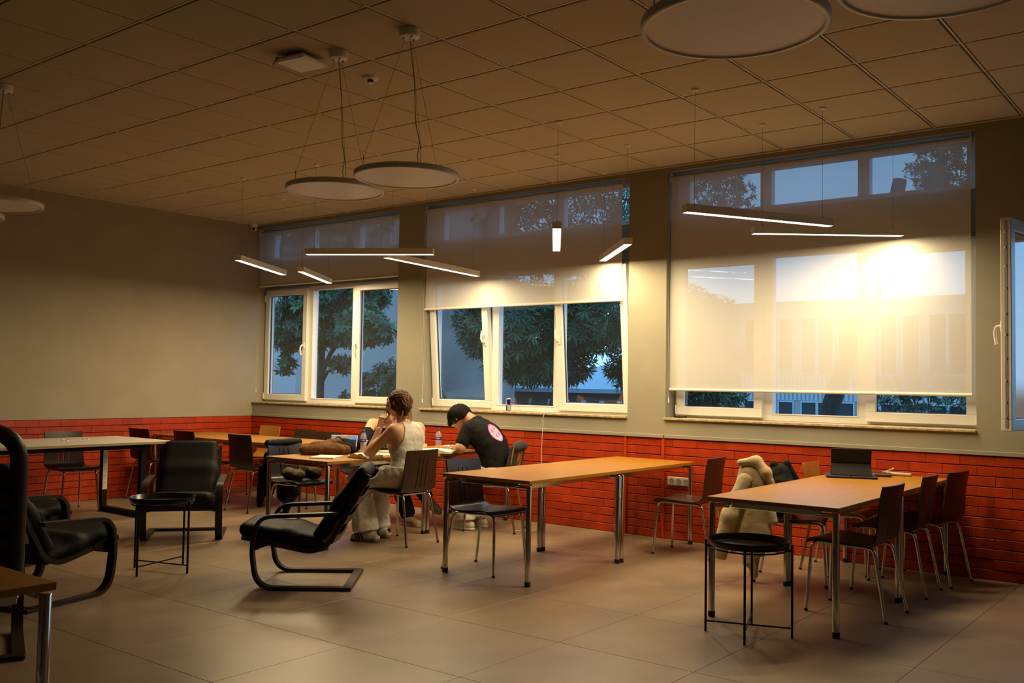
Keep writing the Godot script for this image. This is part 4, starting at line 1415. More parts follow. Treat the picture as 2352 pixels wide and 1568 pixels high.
func girl():
	var t := thing("person", "person in a pale sleeveless top and white trousers, hands clasped before the face", "person", Vector3.ZERO)
	var torso := [[Vector3(4.515, 0.565, 1.68), Vector3(4.515, 0.565, 1.83), 0.108, 0.108], [Vector3(4.505, 0.66, 1.71), Vector3(4.505, 0.66, 1.80), 0.092, 0.092],
		[Vector3(4.50, 0.80, 1.69), Vector3(4.50, 0.80, 1.82), 0.092, 0.092], [Vector3(4.510, 0.90, 1.665), Vector3(4.510, 0.90, 1.845), 0.088, 0.088], [Vector3(4.515, 0.965, 1.64), Vector3(4.515, 0.965, 1.87), 0.055, 0.055],
		[Vector3(4.43, 0.845, 1.70), Vector3(4.43, 0.845, 1.71), 0.062, 0.062], [Vector3(4.43, 0.845, 1.81), Vector3(4.43, 0.845, 1.80), 0.062, 0.062]]
	var legs := [[Vector3(4.50, 0.555, 1.835), Vector3(4.12, 0.525, 1.93), 0.098, 0.078], [Vector3(4.50, 0.555, 1.665), Vector3(4.07, 0.525, 1.66), 0.098, 0.078],
		[Vector3(4.12, 0.520, 1.93), Vector3(4.27, 0.12, 1.925), 0.074, 0.050], [Vector3(4.07, 0.520, 1.66), Vector3(4.17, 0.12, 1.70), 0.074, 0.050]]
	var arms := [[Vector3(4.505, 0.965, 1.915), Vector3(4.305, 0.757, 2.00), 0.052, 0.037], [Vector3(4.305, 0.757, 2.00), Vector3(4.325, 0.965, 1.905), 0.039, 0.025],
		[Vector3(4.505, 0.965, 1.60), Vector3(4.26, 0.757, 1.58), 0.050, 0.037], [Vector3(4.26, 0.757, 1.58), Vector3(4.300, 0.955, 1.755), 0.039, 0.025]]
	var neck := [[Vector3(4.50, 0.97, 1.76), Vector3(4.445, 1.10, 1.775), 0.058, 0.046]]
	var b := B.new()
	sdf(b, torso + legs + arms + neck, 0.012, 0.045)
	var hc := Vector3(4.425, 1.185, 1.780)
	var hf := Vector3(-0.95, -0.18, 0.22)
	head(b, hc, hf, Vector3.UP)
	hand(b, Vector3(4.322, 0.985, 1.898), Vector3(0.02, 0.9, -0.42), Vector3(0.3, 0.25, 0.9), 0.75, 1.0)
	hand(b, Vector3(4.298, 0.975, 1.768), Vector3(0.02, 0.9, 0.42), Vector3(-0.2, 0.25, -0.9), 0.75, -1.0)
	var body := part("body", b, mats["skin"], t)
	eyes(body, hc, hf, Vector3.UP)
	b = B.new()
	b.lathe([Vector2(0.0, 0.007), Vector2(0.006, 0.0), Vector2(0.0, -0.007)], Vector3(4.425, 1.128, 1.872), 10)
	part("earring", b, mats["pearl"], t)
	b = B.new()
	var sh := grown(torso, 0.009)
	sdf(b, sh, 0.009, 0.045, [[Vector3(4.5, 0.612, 1.75), Vector3(0, -1, 0)], [Vector3(4.5, 0.915, 1.868), Vector3(-0.1, 0.30, 0.95).normalized()], [Vector3(4.5, 0.915, 1.632), Vector3(-0.1, 0.30, -0.95).normalized()]], 0.006, 12.0, 4)
	part("sleeveless_top", b, mats["cotton_white"], t)
	b = B.new()
	var tr := [[Vector3(4.515, 0.575, 1.69), Vector3(4.515, 0.575, 1.82), 0.122, 0.122], [Vector3(4.510, 0.63, 1.71), Vector3(4.510, 0.63, 1.80), 0.107, 0.107],
		[Vector3(4.50, 0.560, 1.835), Vector3(4.12, 0.527, 1.93), 0.112, 0.096], [Vector3(4.50, 0.560, 1.665), Vector3(4.07, 0.527, 1.66), 0.112, 0.096],
		[Vector3(4.12, 0.515, 1.93), Vector3(4.215, 0.10, 1.935), 0.094, 0.112], [Vector3(4.07, 0.515, 1.66), Vector3(4.13, 0.10, 1.70), 0.092, 0.100]]
	sdf(b, tr, 0.011, 0.035, [[Vector3(4.5, 0.655, 1.75), Vector3(0, 1, 0)], [Vector3(4.2, 0.085, 1.8), Vector3(0.15, -1, 0).normalized()]], 0.014, 9.0, 8)
	part("trousers", b, mats["trouser_white"], t)
	shoe(t, Vector3(4.318, 0.0, 1.915), Vector3(4.085, 0.0, 1.985), "shoe_white", "sole_gum", true)
	shoe(t, Vector3(4.235, 0.0, 1.700), Vector3(4.005, 0.0, 1.715), "shoe_white", "sole_gum", true)
	# brown hair gathered in a loose claw-clip twist
	b = B.new()
	var hair := [[hc + Vector3(0.012, 0.030, 0), hc + Vector3(0.020, 0.030, 0), 0.097, 0.097], [hc + Vector3(0.050, -0.010, 0.0), hc + Vector3(0.050, -0.045, 0.0), 0.078, 0.060],
		[hc + Vector3(0.085, 0.020, -0.02), hc + Vector3(0.095, -0.03, 0.02), 0.042, 0.038], [hc + Vector3(0.10, -0.03, 0.0), hc + Vector3(0.105, -0.085, 0.015), 0.040, 0.020],
		[hc + Vector3(0.075, 0.055, 0.02), hc + Vector3(0.090, 0.03, -0.03), 0.030, 0.030], [hc + Vector3(0.02, -0.03, 0.075), hc + Vector3(0.05, -0.05, 0.06), 0.028, 0.026], [hc + Vector3(0.02, -0.03, -0.075), hc + Vector3(0.05, -0.06, -0.055), 0.028, 0.026]]
	sdf(b, hair, 0.007, 0.018, [[hc + Vector3(-0.030, 0.04, 0), Vector3(-0.9, -0.45, 0).normalized()]], 0.006, 26.0, 5)
	var hr := part("hair", b, mats["hair_brown"], t)
	b = B.new()
	var r := RandomNumberGenerator.new()
	r.seed = 3
	for k in 60:
		var a := r.randf_range(-1.3, 1.3)
		var p0 := hc + Vector3(0.03 + 0.02 * r.randf(), 0.118 - 0.05 * absf(a), 0.075 * sin(a))
		var p2 := hc + Vector3(0.118 + r.randf_range(-0.02, 0.015), r.randf_range(-0.05, 0.045), r.randf_range(-0.045, 0.045))
		var p1 := p0.lerp(p2, 0.5) + Vector3(0.028, 0.022, 0.012 * sin(a))
		b.tube([p0, p0.lerp(p1, 0.6), p1, p1.lerp(p2, 0.6) + Vector3(0.006, 0, 0), p2], 0.0024, 4, false)
	for k in 26:
		var z := r.randf_range(-0.075, 0.085)
		var p0 := hc + Vector3(0.085, -0.02, z * 0.6)
		b.tube([p0, p0 + Vector3(0.022, -0.05, z * 0.2), p0 + Vector3(0.012, -0.10, z * 0.35), p0 + Vector3(r.randf_range(-0.01, 0.01), r.randf_range(-0.18, -0.12), z * 0.5)], 0.0018, 4, false)
	for k in 10:
		var p0 := hc + Vector3(r.randf_range(-0.04, 0.02), r.randf_range(-0.02, 0.04), 0.09)
		b.tube([p0, p0 + Vector3(-0.01, -0.04, 0.012), p0 + Vector3(-0.02, -0.09, 0.016)], 0.0014, 4, false)
	part("hair_strands", b, mats["hair_streak"], hr).set_meta("kind", "stuff")

func print_mat() -> Material:
	# a pink roundel with a white cross outlined in black and a line of letters
	var n := 192
	var im := Image.create(n, n, false, Image.FORMAT_RGBA8)
	var pink := Color(0.86, 0.42, 0.72)
	for y in n:
		for x in n:
			var p := Vector2(x - n / 2.0, y - n / 2.0) / (n / 2.0)
			var c := pink
			var r := p.length()
			var w := 0.12 + 0.34 * r * r
			var q := Vector2(p.x + p.y, p.x - p.y) / sqrt(2.0)
			var arm: float = min(absf(q.x), absf(q.y))
			if r < 0.74:
				if arm < w * 0.5: c = Color(0.05, 0.05, 0.06)
				elif arm < w * 0.78: c = Color(0.93, 0.90, 0.86)
				if arm < w * 0.32: c = Color(0.93, 0.90, 0.86)
				if arm < w * 0.12: c = Color(0.30, 0.42, 0.40)
			elif r < 0.80: c = Color(0.93, 0.90, 0.86)
			im.set_pixel(x, y, c)
	var glyph := {"T": [7, 2, 2, 2, 2], "R": [6, 5, 6, 5, 5], "U": [5, 5, 5, 5, 7], "C": [7, 4, 4, 4, 7], "K": [5, 5, 6, 5, 5], "S": [7, 4, 7, 1, 7]}
	var at := 58
	for ch in "TRUCKS":
		for row in 5:
			for col in 3:
				if glyph[ch][row] & (4 >> col): im.fill_rect(Rect2i(at + col * 4, 158 + row * 4, 4, 4), Color(0.97, 0.86, 0.94))
		at += 14
	var m := mat("shirt_print", Color.WHITE, 0.8, 0.0, 0.2)
	m.albedo_texture = ImageTexture.create_from_image(im)
	return m

func boy():
	var t := thing("person", "dark haired person in a black printed T-shirt bent over an open book, writing", "person", Vector3.ZERO)
	var lat := Vector3(0.30, 0, 0.95)
	var torso := []
	for q in [[Vector3(4.655, 0.570, 0.68), 0.085, 0.110], [Vector3(4.640, 0.680, 0.69), 0.070, 0.112], [Vector3(4.590, 0.790, 0.70), 0.085, 0.112], [Vector3(4.520, 0.880, 0.71), 0.100, 0.105], [Vector3(4.450, 0.945, 0.72), 0.120, 0.070]]:
		torso.append([q[0] - lat * q[1], q[0] + lat * q[1], q[2], q[2]])
	var up_arms := [[Vector3(4.455, 0.935, 0.875), Vector3(4.440, 0.770, 0.975), 0.060, 0.044], [Vector3(4.375, 0.935, 0.555), Vector3(4.300, 0.765, 0.440), 0.060, 0.044]]
	var fore := [[Vector3(4.440, 0.765, 0.975), Vector3(4.262, 0.752, 0.850), 0.043, 0.027], [Vector3(4.300, 0.762, 0.440), Vector3(4.165, 0.750, 0.560), 0.043, 0.027]]
	var legs := [[Vector3(4.66, 0.560, 0.765), Vector3(4.27, 0.525, 0.86), 0.10, 0.078], [Vector3(4.64, 0.560, 0.60), Vector3(4.24, 0.525, 0.62), 0.10, 0.078], [Vector3(4.27, 0.52, 0.86), Vector3(4.43, 0.12, 0.85), 0.070, 0.048], [Vector3(4.24, 0.52, 0.62), Vector3(4.42, 0.12, 0.63), 0.070, 0.048]]
	var neck := [[Vector3(4.43, 0.975, 0.72), Vector3(4.315, 1.045, 0.735), 0.062, 0.056]]
	var b := B.new()
	sdf(b, torso + up_arms + fore + legs + neck, 0.012, 0.045)
	var hc := Vector3(4.235, 1.035, 0.745)
	var hf := Vector3(-0.60, -0.78, 0.10)
	head(b, hc, hf, Vector3(-0.78, 0.62, 0))
	hand(b, Vector3(4.258, 0.752, 0.846), Vector3(-0.86, 0.06, -0.45), Vector3(-0.2, 0.95, 0.3), 0.62, -1.0)
	hand(b, Vector3(4.160, 0.750, 0.566), Vector3(-0.72, 0.02, 0.65), Vector3(0, 1, 0), 0.30, 1.0)
	var body := part("body", b, mats["skin_tan"], t)
	eyes(body, hc, hf, Vector3(-0.78, 0.62, 0))
	b = B.new()
	var shirt := grown(torso, 0.014)
	shirt.append([up_arms[0][0], up_arms[0][0].lerp(up_arms[0][1], 0.70), 0.074, 0.066])
	shirt.append([up_arms[1][0], up_arms[1][0].lerp(up_arms[1][1], 0.70), 0.074, 0.066])
	shirt.append([Vector3(4.440, 0.975, 0.72), Vector3(4.400, 1.005, 0.725), 0.074, 0.072])
	var cuts := [[Vector3(4.39, 1.01, 0.72), Vector3(-0.80, 0.60, 0.0)], [Vector3(4.6, 0.535, 0.7), Vector3(0, -1, 0)]]
	sdf(b, shirt, 0.010, 0.045, cuts, 0.006, 10.0, 6)
	var sh := part("t_shirt", b, mats["cotton_black"], t)
	# the print follows the cloth of the back
	b = B.new()
	var pc := Vector3(4.665, 0.915, 0.735)
	var pn := Vector3(0.74, 0.58, 0.34).normalized()
	var px := Vector3.UP.cross(pn).normalized()
	var py := pn.cross(px)
	var grid := []
	for i in 17:
		var row := []
		for j in 13:
			var rr := 0.105 * j / 12.0
			var a := TAU * i / 16.0
			var q := pc + px * cos(a) * rr * 0.86 + py * sin(a) * rr + pn * 0.12
			for s in 40:
				var dd := dist(shirt, 0.045, q)
				if dd < 0.006: break
				q -= pn * (dd - 0.004) * 0.8
			row.append([q, Vector2(0.5 + 0.5 * cos(a) * j / 12.0, 0.5 - 0.5 * sin(a) * j / 12.0)])
		grid.append(row)
	for i in 16:
		for j in 12:
			var A = grid[i][j]; var Bq = grid[i + 1][j]; var C = grid[i + 1][j + 1]; var D = grid[i][j + 1]
			b.tri(A[0], Bq[0], C[0], pn, pn, pn, A[1], Bq[1], C[1])
			b.tri(A[0], C[0], D[0], pn, pn, pn, A[1], C[1], D[1])
	part("back_print", b, print_mat(), sh)
	b = B.new()
	var tr := [[torso[0][0], torso[0][1], 0.126, 0.126], [Vector3(4.66, 0.565, 0.765), Vector3(4.27, 0.527, 0.86), 0.116, 0.095], [Vector3(4.64, 0.565, 0.60), Vector3(4.24, 0.527, 0.62), 0.116, 0.095], [Vector3(4.27, 0.515, 0.86), Vector3(4.42, 0.11, 0.85), 0.092, 0.088], [Vector3(4.24, 0.515, 0.62), Vector3(4.40, 0.11, 0.63), 0.092, 0.088]]
	sdf(b, tr, 0.011, 0.03, [[Vector3(4.6, 0.60, 0.7), Vector3(0, 1, 0)], [Vector3(4.4, 0.095, 0.7), Vector3(0, -1, 0)]], 0.012, 9.0, 9)
	part("trousers", b, mats["trouser_white"], t)
	shoe(t, Vector3(4.475, 0.0, 0.845), Vector3(4.235, 0.0, 0.885), "shoe_white", "shoe_white", false)
	shoe(t, Vector3(4.455, 0.0, 0.630), Vector3(4.215, 0.0, 0.610), "shoe_white", "shoe_white", false)
	b = B.new()
	var u := Vector3(-0.42, 0.90, 0)
	var hair := [[hc + Vector3(0.005, 0.022, 0), hc + Vector3(-0.02, 0.028, 0), 0.104, 0.102], [hc + Vector3(-0.075, 0.01, 0.03), hc + Vector3(-0.092, -0.055, 0.04), 0.046, 0.026], [hc + Vector3(-0.080, 0.01, -0.03), hc + Vector3(-0.096, -0.05, -0.035), 0.046, 0.026], [hc + Vector3(-0.055, 0.0, 0.07), hc + Vector3(-0.075, -0.065, 0.072), 0.034, 0.018], [hc + Vector3(0.055, -0.01, 0.02), hc + Vector3(0.078, -0.035, 0.0), 0.060, 0.046], [hc + Vector3(-0.05, 0.0, -0.07), hc + Vector3(-0.07, -0.06, -0.072), 0.034, 0.018]]
	sdf(b, hair, 0.007, 0.02, [[hc + hf * 0.055 + Vector3(0.055, 0, 0), Vector3(0.62, -0.78, 0)]], 0.009, 24.0, 12)
	var hr := part("hair", b, mats["hair_black"], t)
	b = B.new()
	var r := RandomNumberGenerator.new()
	r.seed = 9
	var pole := Vector3(0.10, 0.99, 0.05).normalized()
	var fx := Vector3(-0.99, 0.10, 0.0)
	var fz := pole.cross(fx).normalized()
	for k in 420:
		var a := r.randf_range(-PI, PI)
		var d := fx * cos(a) + fz * sin(a)
		var far := 1.55 + 0.45 * maxf(0.0, cos(a)) + r.randf_range(-0.25, 0.25)
		if cos(a) < 0.0: far = 1.45 + r.randf_range(-0.2, 0.2)
		var s0 := r.randf_range(0.05, 0.8)
		var pts := []
		var lift := r.randf_range(0.104, 0.116)
		for m in 5:
			var g := lerpf(s0, far, m / 4.0)
			pts.append(hc + Vector3(-0.008, 0.022, 0) + (pole * cos(g) + d * sin(g)) * (lift + 0.010 * m / 4.0) + Vector3(0, -0.012 * m / 4.0, 0))
		b.tube(pts, 0.0032, 4, false, 0.0012)
	part("hair_fringe", b, mats["hair_black"], hr).set_meta("kind", "stuff")
	# dark zip jacket hung between his back and the chair
	b = B.new()
	var zj := [[Vector3(4.785, 0.785, 0.45), Vector3(4.90, 0.785, 0.73), 0.036, 0.038], [Vector3(4.82, 0.80, 0.55), Vector3(4.88, 0.80, 0.68), 0.040, 0.036]]
	for q in [[4.775, 0.47, 4.745, 0.52], [4.80, 0.54, 4.76, 0.58], [4.83, 0.61, 4.79, 0.65], [4.855, 0.67, 4.81, 0.70], [4.885, 0.73, 4.845, 0.76]]:
		zj.append([Vector3(q[0], 0.77, q[1]), Vector3(q[2], 0.53, q[3]), 0.034, 0.046])
	sdf(b, zj, 0.010, 0.028, [], 0.006, 8.0, 15)
	single("zip_jacket", b, mats["hoodie_grey"], "dark grey jacket stuffed behind the back of the boy in black", "jacket")

func third():
	var t := thing("person", "person in a black off-shoulder top mostly hidden behind the girl", "person", Vector3.ZERO)
	var z0 := 0.80
	var torso := [[Vector3(3.12, 0.565, z0 - 0.075), Vector3(3.12, 0.565, z0 + 0.075), 0.108, 0.108], [Vector3(3.14, 0.68, z0 - 0.05), Vector3(3.14, 0.68, z0 + 0.05), 0.092, 0.092], [Vector3(3.19, 0.82, z0 - 0.065), Vector3(3.19, 0.82, z0 + 0.065), 0.094, 0.094], [Vector3(3.225, 0.92, z0 - 0.10), Vector3(3.225, 0.92, z0 + 0.10), 0.072, 0.072]]
	var arms := [[Vector3(3.235, 0.945, 0.955), Vector3(3.390, 0.765, 1.235), 0.052, 0.040], [Vector3(3.390, 0.762, 1.235), Vector3(3.640, 0.752, 1.080), 0.040, 0.027], [Vector3(3.235, 0.945, 0.645), Vector3(3.50, 0.765, 0.560), 0.050, 0.038], [Vector3(3.50, 0.762, 0.560), Vector3(3.70, 0.752, 0.70), 0.038, 0.027]]
	var legs := [[Vector3(3.13, 0.56, 0.885), Vector3(3.58, 0.53, 0.98), 0.095, 0.072], [Vector3(3.13, 0.56, 0.715), Vector3(3.60, 0.54, 0.84), 0.095, 0.072], [Vector3(3.58, 0.53, 0.98), Vector3(3.83, 0.11, 1.03), 0.066, 0.045], [Vector3(3.60, 0.54, 0.84), Vector3(3.95, 0.27, 0.90), 0.066, 0.045]]
	var neck := [[Vector3(3.24, 0.95, z0 - 0.02), Vector3(3.30, 1.06, z0 - 0.085), 0.052, 0.046]]
	var b := B.new()
	sdf(b, torso + arms + legs + neck, 0.012, 0.04)
	var hc := Vector3(3.335, 1.125, 0.700)
	var hf := Vector3(0.85, -0.5, 0.0)
	head(b, hc, hf, Vector3.UP)
	hand(b, Vector3(3.645, 0.752, 1.077), Vector3(0.8, 0.0, -0.6), Vector3(0, 1, 0), 0.35, -1.0)
	hand(b, Vector3(3.705, 0.752, 0.705), Vector3(0.75, 0.0, 0.65), Vector3(0, 1, 0), 0.35, 1.0)
	var body := part("body", b, mats["skin"], t)
	eyes(body, hc, hf, Vector3.UP)
	b = B.new()
	var top := grown(torso.slice(1), 0.011)
	sdf(b, top, 0.011, 0.04, [[Vector3(3.2, 0.905, z0), Vector3(0, 1, 0)], [Vector3(3.2, 0.60, z0), Vector3(0, -1, 0)]], 0.005, 10.0, 21)
	sdf(b, [[arms[0][0].lerp(arms[0][1], 0.42), arms[0][1], 0.062, 0.056]], 0.010, 0.03, [[arms[0][0].lerp(arms[0][1], 0.40), (arms[0][0] - arms[0][1]).normalized()]], 0.006, 12.0, 22)
	sdf(b, [[arms[1][0].lerp(arms[1][1], 0.28), arms[1][0].lerp(arms[1][1], 0.8), 0.044, 0.036]], 0.010, 0.03)
	part("black_top", b, mats["cotton_black"], t)
	b = B.new()
	var tr := [[torso[0][0], torso[0][1], 0.122, 0.122], [Vector3(3.13, 0.565, 0.885), Vector3(3.58, 0.53, 0.98), 0.108, 0.088], [Vector3(3.13, 0.565, 0.715), Vector3(3.60, 0.54, 0.84), 0.108, 0.088], [Vector3(3.58, 0.53, 0.98), Vector3(3.83, 0.12, 1.03), 0.086, 0.072], [Vector3(3.60, 0.54, 0.84), Vector3(3.94, 0.28, 0.90), 0.086, 0.070]]
	sdf(b, tr, 0.012, 0.03, [[Vector3(3.2, 0.63, z0), Vector3(0, 1, 0)]], 0.008, 9.0, 23)
	part("trousers", b, mats["denim_black"], t)
	shoe(t, Vector3(3.80, 0.0, 1.035), Vector3(4.035, 0.0, 1.05), "shoe_tan", "shoe_tan", false)
	shoe(t, Vector3(3.94, 0.195, 0.905), Vector3(4.150, 0.115, 0.915), "shoe_grey", "shoe_grey", false)
	b = B.new()
	sdf(b, [[hc + Vector3(-0.015, 0.03, 0), hc + Vector3(-0.02, 0.03, 0), 0.099, 0.099], [hc + Vector3(-0.06, -0.02, 0.0), hc + Vector3(-0.09, -0.12, 0.0), 0.07, 0.05], [hc + Vector3(-0.02, -0.03, 0.085), hc + Vector3(-0.01, -0.15, 0.085), 0.026, 0.016]], 0.008, 0.02, [[hc + Vector3(0.035, 0.03, 0), Vector3(0.9, -0.45, 0).normalized()]], 0.006, 24.0, 24)
	part("hair", b, mats["hair_brown"], t)

# ---------- things on the tables and chairs ----------
func page_mat(called: String, marked: bool) -> Material:
	var im := Image.create(128, 160, false, Image.FORMAT_RGBA8)
	im.fill(Color(0.93, 0.91, 0.84))
	var r := RandomNumberGenerator.new()
	r.seed = 5
	for y in range(10, 150, 5):
		if marked and r.randf() < 0.45:
			im.fill_rect(Rect2i(10 + 54 * (r.randi() % 2), y - 1, 50, 4), [Color(0.96, 0.92, 0.50), Color(0.97, 0.72, 0.62), Color(0.75, 0.92, 0.60)][r.randi() % 3])
		for c in 2:
			var x := 10 + 56 * c
			while x < 10 + 56 * c + 46:
				var w := r.randi_range(3, 8)
				im.fill_rect(Rect2i(x, y, w, 2), Color(0.62, 0.60, 0.55))
				x += w + 2
	var m := mat(called, Color.WHITE, 0.85, 0.0, 0.2)
	m.albedo_texture = ImageTexture.create_from_image(im)
	return m

func open_book(label: String, at: Vector3, turn: float, w: float, d: float, th: float, cover: String, pages: Material, tabs: bool, lift := 0.0):
	# lies open: two page blocks that curve down from the gutter; lift tips it
	var t := thing("open_book", label, "book", at, turn)
	t.rotation.z = lift
	var b := B.new()
	b.span(Vector3(-w - 0.004, 0, -d / 2 - 0.004), Vector3(w + 0.004, 0.003, d / 2 + 0.004), 0.001)
	part("cover", b, mats[cover], t)
	for s in [-1.0, 1.0]:
		b = B.new()
		var n := 8
		var top := B.new()
		for i in n:
			var u0 := float(i) / n; var u1 := float(i + 1) / n
			var f := func(u: float) -> Vector3: return Vector3(s * w * u, 0.003 + th * (0.35 + 0.65 * sin(PI * minf(1.0, 0.18 + u * 0.9))) if u < 0.99 else 0.003 + th * 0.55, 0)
			var a: Vector3 = f.call(u0); var c: Vector3 = f.call(u1)
			var e := (c - a).normalized()
			var nn := Vector3(-e.y, e.x, 0) * (1.0 if s > 0 else -1.0)
			if nn.y < 0: nn = -nn
			var z := Vector3(0, 0, d / 2)
			var U0 := u0 if s > 0 else 1.0 - u0; var U1 := u1 if s > 0 else 1.0 - u1
			top.tri(a - z, a + z, c + z, nn, nn, nn, Vector2(U0, 0), Vector2(U0, 1), Vector2(U1, 1))
			top.tri(a - z, c + z, c - z, nn, nn, nn, Vector2(U0, 0), Vector2(U1, 1), Vector2(U1, 0))
			for g in [-1.0, 1.0]:
				var zz := Vector3(0, 0, g * d / 2)
				b.quad(Vector3(a.x, 0.003, 0) + zz, Vector3(c.x, 0.003, 0) + zz, c + zz, a + zz, Vector3(0, 0, g))
			if i == n - 1:
				b.quad(Vector3(c.x, 0.003, -d / 2), Vector3(c.x, 0.003, d / 2), c + z, c - z, Vector3(s, 0, 0))
		var bk := part("page_block", b, mats["paper"], t)
		part("page", top, pages, bk)
	if tabs:
		var k := 0
		for q in [[0.04, Color(0.2, 0.45, 0.65)], [0.09, Color(0.6, 0.75, 0.25)], [0.15, Color(0.85, 0.45, 0.35)], [0.20, Color(0.25, 0.45, 0.6)]]:
			b = B.new()
			b.box(Vector3(q[0] - 0.02, 0.012 + 0.004 * (k % 2), d / 2 + 0.006), Vector3(0.016, 0.0012, 0.02))
			part("page_marker", b, mat("marker_%d" % k, q[1], 0.6), t)
			k += 1

func bottle(label: String, at: Vector3, label_mat: Material):
	var t := thing("water_bottle", label, "bottle", at, 0.0, "small water bottles")
	var b := B.new()
	b.lathe([Vector2(0.0, 0.004), Vector2(0.022, 0.002), Vector2(0.029, 0.006), Vector2(0.0305, 0.02), Vector2(0.029, 0.035), Vector2(0.0305, 0.05), Vector2(0.029, 0.065), Vector2(0.0305, 0.078), Vector2(0.0305, 0.118), Vector2(0.029, 0.135), Vector2(0.021, 0.156), Vector2(0.0125, 0.168), Vector2(0.0120, 0.180)], Vector3.ZERO, 24)
	part("bottle_body", b, mats["bottle_plastic"], t)
	b = B.new()
	b.lathe([Vector2(0.0145, 0.172), Vector2(0.0145, 0.190), Vector2(0.013, 0.193), Vector2(0.0, 0.193)], Vector3.ZERO, 20)
	part("cap", b, mats["cap_blue"], t)
	b = B.new()
	var seg := 24
	for k in seg:
		var a0 := TAU * k / seg; var a1 := TAU * (k + 1) / seg
		var d0 := Vector3(cos(a0), 0, sin(a0)); var d1 := Vector3(cos(a1), 0, sin(a1))
		var r := 0.0309
		b.tri(d0 * r + Vector3(0, 0.080, 0), d1 * r + Vector3(0, 0.080, 0), d1 * r + Vector3(0, 0.116, 0), d0, d1, d1, Vector2(3.0 * k / seg, 1), Vector2(3.0 * (k + 1) / seg, 1), Vector2(3.0 * (k + 1) / seg, 0))
		b.tri(d0 * r + Vector3(0, 0.080, 0), d1 * r + Vector3(0, 0.116, 0), d0 * r + Vector3(0, 0.116, 0), d0, d1, d0, Vector2(3.0 * k / seg, 1), Vector2(3.0 * (k + 1) / seg, 0), Vector2(3.0 * k / seg, 0))
	part("paper_label", b, label_mat, t)

